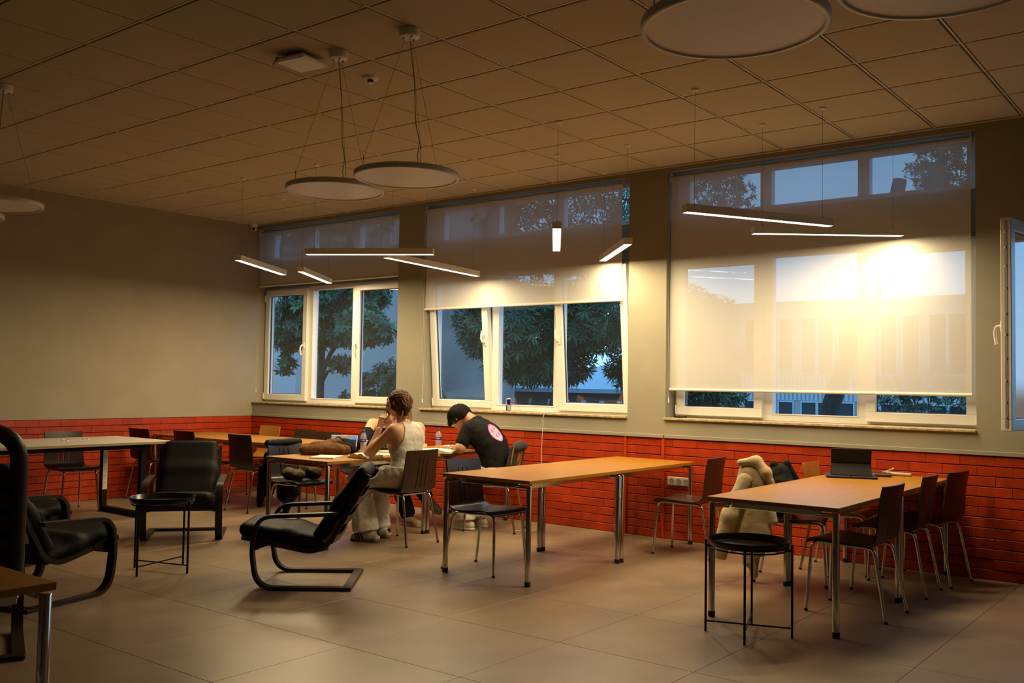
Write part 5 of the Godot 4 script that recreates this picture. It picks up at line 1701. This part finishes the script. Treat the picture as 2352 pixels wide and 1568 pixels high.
func belongings():
	var im := Image.create(64, 32, false, Image.FORMAT_RGBA8)
	im.fill(Color(0.16, 0.22, 0.52))
	im.fill_rect(Rect2i(12, 12, 7, 7), Color(0.85, 0.87, 0.92)); im.fill_rect(Rect2i(22, 12, 6, 7), Color(0.85, 0.87, 0.92)); im.fill_rect(Rect2i(31, 11, 8, 8), Color(0.85, 0.87, 0.92)); im.fill_rect(Rect2i(42, 12, 7, 7), Color(0.85, 0.87, 0.92))
	im.fill_rect(Rect2i(0, 0, 64, 3), Color(0.80, 0.82, 0.88))
	var lm := mat("bottle_label", Color.WHITE, 0.5)
	lm.albedo_texture = ImageTexture.create_from_image(im)
	bottle("water bottle with blue cap between the tablet and the girl's arm", Vector3(3.575, T, 1.385), lm)
	bottle("water bottle glimpsed behind the girl's forearms", Vector3(3.70, T, 1.12), lm)
	bottle("water bottle with blue cap in front of the writing boy", Vector3(3.800, T, 0.575), lm)
	var plain := page_mat("print_page", false)
	open_book("thick open textbook with coloured page markers beside the girl's elbow", Vector3(4.225, T, 1.965), 8.0, 0.10, 0.235, 0.040, "cover_green", page_mat("marked_page", true), true, 0.0)
	open_book("open textbook overhanging the table edge in front of the boy", Vector3(4.235, T, 1.055), 20.0, 0.155, 0.21, 0.030, "cover_green", plain, false, 0.0)
	var b := B.new()
	b.box(Vector3(0, 0.005, 0), Vector3(0.21, 0.010, 0.297), 0.002)
	single_at("paper_pad", b, mats["paper"], "white pad of paper on the near corner of the coat table", "paper", Vector3(3.985, T, 2.195)).rotation.y = 0.55
	b = B.new()
	b.box(Vector3(0, 0.002, 0), Vector3(0.21, 0.004, 0.297), 0.001)
	single_at("note_sheet", b, mats["paper"], "white notes in front of the girl's elbows", "paper", Vector3(4.06, T, 1.62)).rotation.y = 0.2
	b = B.new()
	b.box(Vector3(0, 0.006, 0), Vector3(0.16, 0.012, 0.21), 0.002)
	single_at("yellow_folder", b, mat("card_yellow", lin(0.62, 0.38, 0.06), 0.6), "yellow folder lying behind the girl's notes", "folder", Vector3(3.87, T, 1.36)).rotation.y = 0.1
	b = B.new()
	b.box(Vector3(0, 0.003, 0), Vector3(0.21, 0.006, 0.297), 0.001)
	single_at("note_sheet", b, mats["paper"], "white notes between the boy's bottle and his pen hand", "paper", Vector3(3.90, T, 0.80)).rotation.y = -0.2
	b = B.new()
	b.box(Vector3(0, 0.006, 0), Vector3(0.24, 0.012, 0.18), 0.003)
	single_at("notebook", b, mats["paper"], "pale closed notebook at the far end of the boy's table", "notebook", Vector3(3.80, T, 0.30)).rotation.y = 0.15
	b = B.new()
	b.tube([Vector3(-0.07, 0, 0), Vector3(0.07, 0, 0)], 0.0045, 8)
	b.tube([Vector3(0.07, 0, 0), Vector3(0.082, 0, 0)], 0.0045, 8, true, 0.001)
	var pen := single_at("pen", b, mats["ink_black"], "black pen in the boy's writing hand", "pen", Vector3(4.165, T + 0.052, 0.800))
	pen.rotation = Vector3(0, 2.6, -0.5)
	b = B.new()
	b.box(Vector3(0, 0.005, 0), Vector3(0.076, 0.009, 0.155), 0.003)
	single_at("phone", b, mats["phone_red"], "dark red phone lying behind the open textbook", "phone", Vector3(3.70, T, 1.500)).rotation.y = 0.62
	b = B.new()
	sdf(b, [[Vector3(-0.08, 0.022, 0), Vector3(0.08, 0.022, 0), 0.022, 0.020]], 0.007, 0.02, [], 0.004, 14.0, 31)
	single_at("pencil_case", b, mats["leatherette_black"], "black pencil case by the resting forearm", "case", Vector3(3.78, T, 1.30)).rotation.y = 0.5
	# tablet leaning on its cover, blue screen towards the girl
	var t := thing("tablet", "tablet with a bright blue screen leaning beside the brown coat", "tablet", Vector3(3.655, T, 1.715), 38.0)
	var tilt := Transform3D(Basis(Vector3.RIGHT, deg_to_rad(-28)), Vector3(0, 0.005, 0))
	b = B.new(); b.t = tilt
	b.box(Vector3(0, 0.084, 0), Vector3(0.245, 0.168, 0.008), 0.003)
	part("casing", b, mats["aluminium"], t)
	b = B.new(); b.t = tilt
	b.quad(Vector3(-0.114, 0.009, 0.0045), Vector3(0.114, 0.009, 0.0045), Vector3(0.114, 0.160, 0.0045), Vector3(-0.114, 0.160, 0.0045), Vector3(0, 0, 1))
	b.span(Vector3(-0.114, 0.009, 0.004), Vector3(0.114, 0.160, 0.0043))
	part("screen", b, screen_mat(), t)
	b = B.new()
	b.box(Vector3(0, 0.003, -0.075), Vector3(0.245, 0.006, 0.12), 0.002)
	b.t = Transform3D(Basis(Vector3.RIGHT, deg_to_rad(24)), Vector3(0, 0.005, -0.133))
	b.box(Vector3(0, 0.055, 0), Vector3(0.245, 0.11, 0.004), 0.001)
	part("folding_cover", b, mats["tablet_cover"], t)
	# coats
	b = B.new()
	sdf(b, [[Vector3(3.59, 0.752, 2.12), Vector3(3.62, 0.752, 1.92), 0.042, 0.048], [Vector3(3.66, 0.758, 2.16), Vector3(3.80, 0.762, 1.92), 0.042, 0.052], [Vector3(3.61, 0.775, 2.02), Vector3(3.68, 0.805, 1.80), 0.045, 0.050], [Vector3(3.70, 0.77, 1.95), Vector3(3.83, 0.755, 1.83), 0.050, 0.040], [Vector3(3.58, 0.755, 1.95), Vector3(3.60, 0.765, 1.80), 0.040, 0.045], [Vector3(3.72, 0.760, 2.03), Vector3(3.84, 0.750, 1.90), 0.045, 0.034]], 0.010, 0.04, [[Vector3(3.7, T + 0.001, 2.0), Vector3(0, -1, 0)]], 0.010, 9.0, 33)
	single("brown_coat", b, mats["wool_brown"], "crumpled brown coat heaped on the near end of the students' table", "coat")
	b = B.new()
	sdf(b, [[Vector3(3.72, 0.790, 1.83), Vector3(3.80, 0.765, 1.76), 0.042, 0.040], [Vector3(3.66, 0.83, 1.78), Vector3(3.76, 0.80, 1.73), 0.035, 0.042], [Vector3(3.74, 0.750, 1.78), Vector3(3.80, 0.750, 1.72), 0.034, 0.034]], 0.010, 0.03, [[Vector3(3.7, T + 0.001, 2.0), Vector3(0, -1, 0)]], 0.012, 12.0, 34)
	single("black_scarf", b, mats["cotton_black"], "black soft scarf heaped on the brown coat next to the tablet", "scarf")
	b = B.new()
	sdf(b, [[Vector3(3.575, 0.765, 1.86), Vector3(3.60, 0.785, 1.60), 0.045, 0.05], [Vector3(3.57, 0.75, 1.80), Vector3(3.585, 0.75, 1.60), 0.034, 0.034], [Vector3(3.59, 0.80, 1.75), Vector3(3.60, 0.80, 1.62), 0.04, 0.04]], 0.010, 0.03, [[Vector3(3.7, T + 0.001, 2.0), Vector3(0, -1, 0)]], 0.012, 9.0, 35)
	single("leather_handbag", b, mats["leatherette_black"], "shiny black bag behind the brown coat on the students' table", "bag")
	b = B.new()
	sdf(b, [[Vector3(3.060, 0.79, 1.74), Vector3(3.060, 0.79, 2.10), 0.034, 0.034], [Vector3(3.025, 0.66, 1.73), Vector3(3.015, 0.30, 1.76), 0.050, 0.060], [Vector3(3.030, 0.66, 1.88), Vector3(3.020, 0.28, 1.88), 0.050, 0.062], [Vector3(3.030, 0.66, 2.06), Vector3(3.015, 0.34, 2.04), 0.050, 0.055], [Vector3(3.015, 0.30, 1.78), Vector3(2.99, 0.10, 1.83), 0.055, 0.030], [Vector3(3.005, 0.55, 2.11), Vector3(2.99, 0.22, 2.12), 0.040, 0.034]], 0.012, 0.05, [], 0.008, 6.0, 36)
	single("black_coat", b, mats["leatherette_black"], "long black coat hanging over the chair back beside the students' table", "coat")
	b = B.new()
	sdf(b, [[Vector3(3.24, 0.515, 1.82), Vector3(3.40, 0.520, 1.82), 0.060, 0.062], [Vector3(3.24, 0.515, 2.00), Vector3(3.42, 0.505, 2.02), 0.058, 0.050], [Vector3(3.28, 0.56, 1.88), Vector3(3.40, 0.565, 1.94), 0.050, 0.045]], 0.012, 0.04, [[Vector3(3.3, 0.4525, 1.9), Vector3(0, -1, 0)]], 0.012, 9.0, 37)
	single("olive_bag", b, mats["canvas_olive"], "olive cloth bag slumped on the chair seat under the coat table", "bag")
	# cream fleece jacket over the chair at the right table: folds fan out from where it hangs on the chair back
	var j := thing("fleece_jacket", "cream fleece jacket draped over the chair back by the right table", "jacket", Vector3(7.645, 0, 1.0), 17.0)
	b = B.new()
	var top := Vector3(-0.265, 0.795, 0.17)
	var fan := []
	for q in [[-0.44, 0.30, 0.245, 0.034], [-0.385, 0.24, 0.225, 0.038], [-0.330, 0.30, 0.250, 0.032], [-0.290, 0.14, 0.235, 0.034], [-0.245, 0.06, 0.215, 0.030], [-0.200, 0.22, 0.245, 0.034], [-0.150, 0.34, 0.225, 0.034], [-0.105, 0.44, 0.240, 0.030]]:
		fan.append([top + Vector3((q[0] + 0.265) * 0.28, -0.03, 0.0), Vector3(q[0], q[1], q[2]), 0.046, q[3]])
	for q in [0.12, 0.04, -0.05, -0.14]:
		fan.append([Vector3(-0.285, 0.80, q), Vector3(-0.325, 0.30 + absf(q), q), 0.034, 0.040])
		fan.append([Vector3(-0.265, 0.815, q), Vector3(-0.205, 0.66, q), 0.030, 0.024])
	sdf(b, fan, 0.010, 0.030, [], 0.005, 7.0, 41)
	part("jacket_body", b, mats["fleece_cream"], j)
	b = B.new()
	sdf(b, [[top + Vector3(-0.04, -0.08, 0.03), Vector3(-0.405, 0.46, 0.275), 0.060, 0.060], [Vector3(-0.405, 0.46, 0.275), Vector3(-0.478, 0.185, 0.29), 0.060, 0.056]], 0.010, 0.03, [[Vector3(-0.480, 0.165, 0.29), Vector3(-0.25, -0.95, 0.05).normalized()]], 0.005, 8.0, 42)
	part("sleeve", b, mats["fleece_cream"], j)
	b = B.new()
	sdf(b, [[Vector3(-0.345, 0.835, 0.19), Vector3(-0.235, 0.850, 0.19), 0.026, 0.036], [Vector3(-0.235, 0.850, 0.19), Vector3(-0.165, 0.775, 0.215), 0.038, 0.036], [Vector3(-0.165, 0.775, 0.215), Vector3(-0.105, 0.66, 0.225), 0.036, 0.022], [Vector3(-0.300, 0.840, 0.12), Vector3(-0.235, 0.85, 0.06), 0.028, 0.026]], 0.008, 0.03, [], 0.004, 10.0, 43)
	part("collar", b, mats["fleece_cream"], j)
	# black backpack on the same chair
	t = thing("backpack", "black backpack standing on the seat of the jacket chair", "backpack", Vector3.ZERO)
	b = B.new()
	sdf(b, [[Vector3(7.56, 0.54, 0.88), Vector3(7.58, 0.54, 1.06), 0.095, 0.095], [Vector3(7.55, 0.66, 0.89), Vector3(7.565, 0.66, 1.05), 0.088, 0.088], [Vector3(7.53, 0.76, 0.92), Vector3(7.54, 0.76, 1.02), 0.060, 0.060]], 0.012, 0.05, [[Vector3(7.5, 0.4535, 1.0), Vector3(0, -1, 0)]], 0.008, 10.0, 44)
	part("bag_body", b, mats["nylon_black"], t)
	for q in [0.0, 1.0]:
		b = B.new()
		var z: float = 1.04 - q * 0.14
		sdf(b, [[Vector3(7.545, 0.76, z), Vector3(7.515 + 0.04 * q, 0.815, z - 0.01), 0.020, 0.026], [Vector3(7.515 + 0.04 * q, 0.815, z - 0.01), Vector3(7.60 + 0.03 * q, 0.70, z - 0.02), 0.026, 0.022]], 0.008, 0.02)
		part("shoulder_strap", b, mats["nylon_black"], t)
	# tablet propped on its keyboard folio at the right table
	t = thing("keyboard_tablet", "black tablet propped up on its keyboard folio, back to the viewer", "tablet", Vector3(7.885, T, 0.475), 22.0)
	b = B.new()
	b.box(Vector3(0, 0.009, 0), Vector3(0.36, 0.018, 0.26), 0.006)
	part("folio", b, mat("folio_cloth", lin(0.014, 0.016, 0.035), 0.8), t)
	for k in 7:
		b = B.new()
		b.box(Vector3(-0.15 + 0.048 * k, 0.0125 + 0.003 * (k % 2), 0.1295), Vector3(0.012, 0.004, 0.003))
		part("red_motif", b, mats["phone_red"], t)
	b = B.new()
	b.box(Vector3(0, 0.021, -0.02), Vector3(0.29, 0.005, 0.20), 0.002)
	part("keyboard", b, mats["tablet_cover"], t)
	tilt = Transform3D(Basis(Vector3.RIGHT, deg_to_rad(14)), Vector3(0, 0.024, -0.005))
	b = B.new(); b.t = tilt
	b.box(Vector3(0, 0.098, 0), Vector3(0.285, 0.196, 0.009), 0.003)
	part("casing", b, mats["plastic_black_gloss"], t)
	b = B.new()
	b.t = Transform3D(Basis(Vector3.RIGHT, deg_to_rad(-38)), Vector3(0, 0.021, 0.096))
	b.box(Vector3(0, 0.052, 0), Vector3(0.283, 0.104, 0.004), 0.001)
	part("kickstand", b, mats["tablet_cover"], t)
	b = B.new()
	b.box(Vector3(0, 0.012, 0), Vector3(0.24, 0.022, 0.19), 0.004)
	single_at("folder", b, mats["leather_maroon"], "dark maroon case lying behind the propped tablet", "case", Vector3(7.975, T, 0.215)).rotation.y = 0.3
	b = B.new()
	sdf(b, [[Vector3(-0.085, 0.014, 0), Vector3(0.085, 0.013, 0), 0.0145, 0.0125], [Vector3(-0.085, 0.014, 0.02), Vector3(0.085, 0.013, 0.02), 0.0145, 0.0125]], 0.006, 0.012)
	single_at("glasses_case", b, mats["fleece_cream"], "slim cream case lying at the wall end of the right table", "case", Vector3(8.115, T, 0.075)).rotation.y = 0.05
	b = B.new()
	b.tube([Vector3(-0.055, 0.005, 0), Vector3(0.0, 0.028, 0), Vector3(0.05, 0.048, 0)], 0.0045, 8)
	b.tube([Vector3(0.045, 0.046, 0), Vector3(0.062, 0.053, 0)], 0.0075, 8)
	single_at("brush", b, mat("wood_pale", lin(0.5, 0.34, 0.14), 0.5), "pale brush leaning up beside the slim cream case", "brush", Vector3(8.02, T, 0.085)).rotation.y = 0.1

func screen_mat() -> Material:
	var im := Image.create(96, 64, false, Image.FORMAT_RGBA8)
	for y in 64:
		for x in 96:
			im.set_pixel(x, y, Color(0.45, 0.72, 0.98))
	for y in 64:
		for x in 96:
			var p := Vector2((x - 62) / 14.0, (y - 32) / 10.0)
			if p.length() < 1.0: im.set_pixel(x, y, Color(0.10, 0.13, 0.22))
			if x > 66 and p.length() >= 1.0 and y > 14: im.set_pixel(x, y, Color(0.22, 0.28, 0.38))
			if y < 9 + 5 * sin(x * 0.05): im.set_pixel(x, y, Color(0.72, 0.66, 0.58))
	var m := mat("screen_lit", Color.BLACK, 0.2)
	m.emission_enabled = true
	m.emission = Color.BLACK
	m.emission_texture = ImageTexture.create_from_image(im)
	m.emission_energy_multiplier = 0.75
	return m

# ---------- fixtures on ceiling, walls and sills ----------
func fixtures():
	var t := thing("access_point", "square white wireless access point hanging under a ceiling tile", "access point", Vector3(5.665, H, 3.935), 8.0)
	var b := B.new()
	b.box(Vector3(0, -0.012, 0), Vector3(0.12, 0.024, 0.12), 0.003)
	part("mount_bracket", b, mats["plenum"], t)
	b = B.new()
	b.box(Vector3(0, -0.038, 0), Vector3(0.235, 0.030, 0.235), 0.011)
	part("casing", b, mats["white_plastic"], t)
	b = B.new()
	b.box(Vector3(0.02, -0.0535, 0.01), Vector3(0.004, 0.001, 0.004))
	var led := mat("status_led", Color(0.2, 0.8, 0.5), 0.4)
	led.emission_enabled = true; led.emission = Color(0.15, 0.8, 0.45); led.emission_energy_multiplier = 0.5
	part("status_light", b, led, t)
	b = B.new()
	b.tube([Vector3(-0.10, -0.02, 0.11), Vector3(-0.105, -0.065, 0.135), Vector3(-0.095, -0.08, 0.145), Vector3(-0.075, -0.06, 0.14), Vector3(-0.06, 0.0, 0.13)], 0.0025, 6)
	part("cable_loop", b, mats["wire"], t)
	t = thing("smoke_detector", "small round smoke detector on the ceiling between the pendant discs", "detector", Vector3(5.725, H, 3.410))
	b = B.new()
	b.lathe([Vector2(0.0, -0.020), Vector2(0.030, -0.020), Vector2(0.050, -0.014), Vector2(0.054, 0.0)], Vector3.ZERO, 28)
	part("base", b, mats["white_plastic"], t)
	b = B.new()
	b.lathe([Vector2(0.0, -0.044), Vector2(0.020, -0.043), Vector2(0.022, -0.038)], Vector3.ZERO, 20)
	part("sensor_cap", b, mats["white_plastic"], t)
	b = B.new()
	b.lathe([Vector2(0.021, -0.038), Vector2(0.020, -0.019)], Vector3.ZERO, 20)
	part("sensor_grille", b, mats["black_plastic"], t)
	t = thing("security_camera", "small white dome camera in the far ceiling corner", "camera", Vector3(0.075, H, 0.11))
	b = B.new()
	b.lathe([Vector2(0.0, -0.03), Vector2(0.042, -0.03), Vector2(0.050, -0.018), Vector2(0.050, 0.0)], Vector3.ZERO, 24)
	part("base", b, mats["white_plastic"], t)
	b = B.new()
	sdf(b, [[Vector3(0, -0.055, 0), Vector3(0, -0.055, 0.0), 0.040, 0.040]], 0.008, 0.01)
	var ball := part("camera_ball", b, mats["white_plastic"], t)
	b = B.new()
	var dir := Vector3(0.72, -0.32, 0.62).normalized()
	b.tube([Vector3(0, -0.055, 0) + dir * 0.030, Vector3(0, -0.055, 0) + dir * 0.044], 0.021, 16)
	part("lens", b, mats["plastic_black_gloss"], ball)
	# triple wall socket
	t = thing("wall_socket", "white triple power socket on the brick under the third window", "socket", Vector3(6.200, 0.523, 0.003))
	b = B.new()
	b.span(Vector3(-0.115, -0.037, 0), Vector3(0.115, 0.037, 0.011), 0.003)
	part("cover_plate", b, mats["socket_plate"], t)
	for k in 3:
		b = B.new()
		b.t = Transform3D(Basis(Vector3.RIGHT, PI / 2), Vector3(-0.073 + 0.073 * k, 0, 0.011))
		b.lathe([Vector2(0.024, 0.0), Vector2(0.0235, 0.0025), Vector2(0.021, 0.0025), Vector2(0.0205, 0.0004), Vector2(0.0, 0.0004)], Vector3.ZERO, 20)
		var w := part("socket_well", b, mats["socket_well"], t)
		b = B.new()
		for s in [-1.0, 1.0]:
			b.box(Vector3(-0.073 + 0.073 * k + s * 0.0095, 0, 0.0120), Vector3(0.005, 0.005, 0.001))
		part("contact_hole", b, mats["black_plastic"], w)
	# sill things
	t = thing("drink_can", "blue and silver energy drink can on the sill of the tilted window", "can", Vector3(4.196, 1.088, -0.05))
	b = B.new()
	b.lathe([Vector2(0.0, 0.002), Vector2(0.021, 0.0), Vector2(0.0255, 0.008)], Vector3.ZERO, 24)
	b.lathe([Vector2(0.0265, 0.124), Vector2(0.0225, 0.132), Vector2(0.0225, 0.135), Vector2(0.0215, 0.135), Vector2(0.020, 0.131), Vector2(0.0, 0.131)], Vector3.ZERO, 24)
	part("can_ends", b, mats["aluminium"], t)
	b = B.new()
	for k in 24:
		var a0 := TAU * k / 24; var a1 := TAU * (k + 1) / 24
		var d0 := Vector3(cos(a0), 0, sin(a0)); var d1 := Vector3(cos(a1), 0, sin(a1))
		var r := 0.0265
		b.tri(d0 * r + Vector3(0, 0.008, 0), d1 * r + Vector3(0, 0.008, 0), d1 * r + Vector3(0, 0.124, 0), d0, d1, d1, Vector2(2.0 * k / 24, 1), Vector2(2.0 * (k + 1) / 24, 1), Vector2(2.0 * (k + 1) / 24, 0))
		b.tri(d0 * r + Vector3(0, 0.008, 0), d1 * r + Vector3(0, 0.124, 0), d0 * r + Vector3(0, 0.124, 0), d0, d1, d0, Vector2(2.0 * k / 24, 1), Vector2(2.0 * (k + 1) / 24, 0), Vector2(2.0 * k / 24, 0))
	part("can_body", b, can_mat(), t)
	b = B.new()
	b.box(Vector3(0, 0.010, 0), Vector3(0.10, 0.020, 0.06), 0.004)
	single_at("black_box", b, mats["black_plastic"], "small flat black box on the sill under the long blind", "box", Vector3(6.165, 1.088, -0.075))
	t = thing("charger_cable", "white charger with its cable hanging from the sill down to the floor", "cable", Vector3.ZERO)
	b = B.new()
	b.box(Vector3(4.755, 1.097, -0.01), Vector3(0.055, 0.016, 0.030), 0.005)
	part("plug", b, mats["white_plastic"], t)
	b = B.new()
	b.tube([Vector3(4.735, 1.096, -0.005), Vector3(4.715, 1.092, 0.030), Vector3(4.708, 1.04, 0.044), Vector3(4.702, 0.90, 0.045), Vector3(4.694, 0.70, 0.040), Vector3(4.700, 0.45, 0.040), Vector3(4.705, 0.30, 0.045), Vector3(4.72, 0.12, 0.07), Vector3(4.76, 0.012, 0.13), Vector3(4.86, 0.004, 0.20), Vector3(4.95, 0.004, 0.32), Vector3(4.92, 0.004, 0.50), Vector3(4.80, 0.004, 0.60)], 0.0026, 6)
	part("cord", b, mats["cable_white"], t)

func can_mat() -> Material:
	# blue and silver quarters with a red emblem band
	var im := Image.create(64, 96, false, Image.FORMAT_RGBA8)
	for y in 96:
		for x in 64:
			var blue := Color(0.10, 0.10, 0.42)
			var c := Color(0.72, 0.72, 0.74)
			var left := x + (y - 48) * 0.12 < 32
			if left == (y < 48): c = blue
			if absf(y - 44) < 5 and absf(x - 34) < 22 and (x / 3 + y / 4) % 3 != 0: c = Color(0.78, 0.10, 0.12)
			if Vector2(x - 34, (y - 46)).length() < 7: c = Color(0.92, 0.68, 0.18)
			if absf(y - 44) < 3 and absf(absf(x - 34.0) - 9.0) < 7: c = Color(0.78, 0.10, 0.12)
			im.set_pixel(x, y, c)
	var m := mat("can_print", Color.WHITE, 0.3, 0.3)
	m.albedo_texture = ImageTexture.create_from_image(im)
	return m
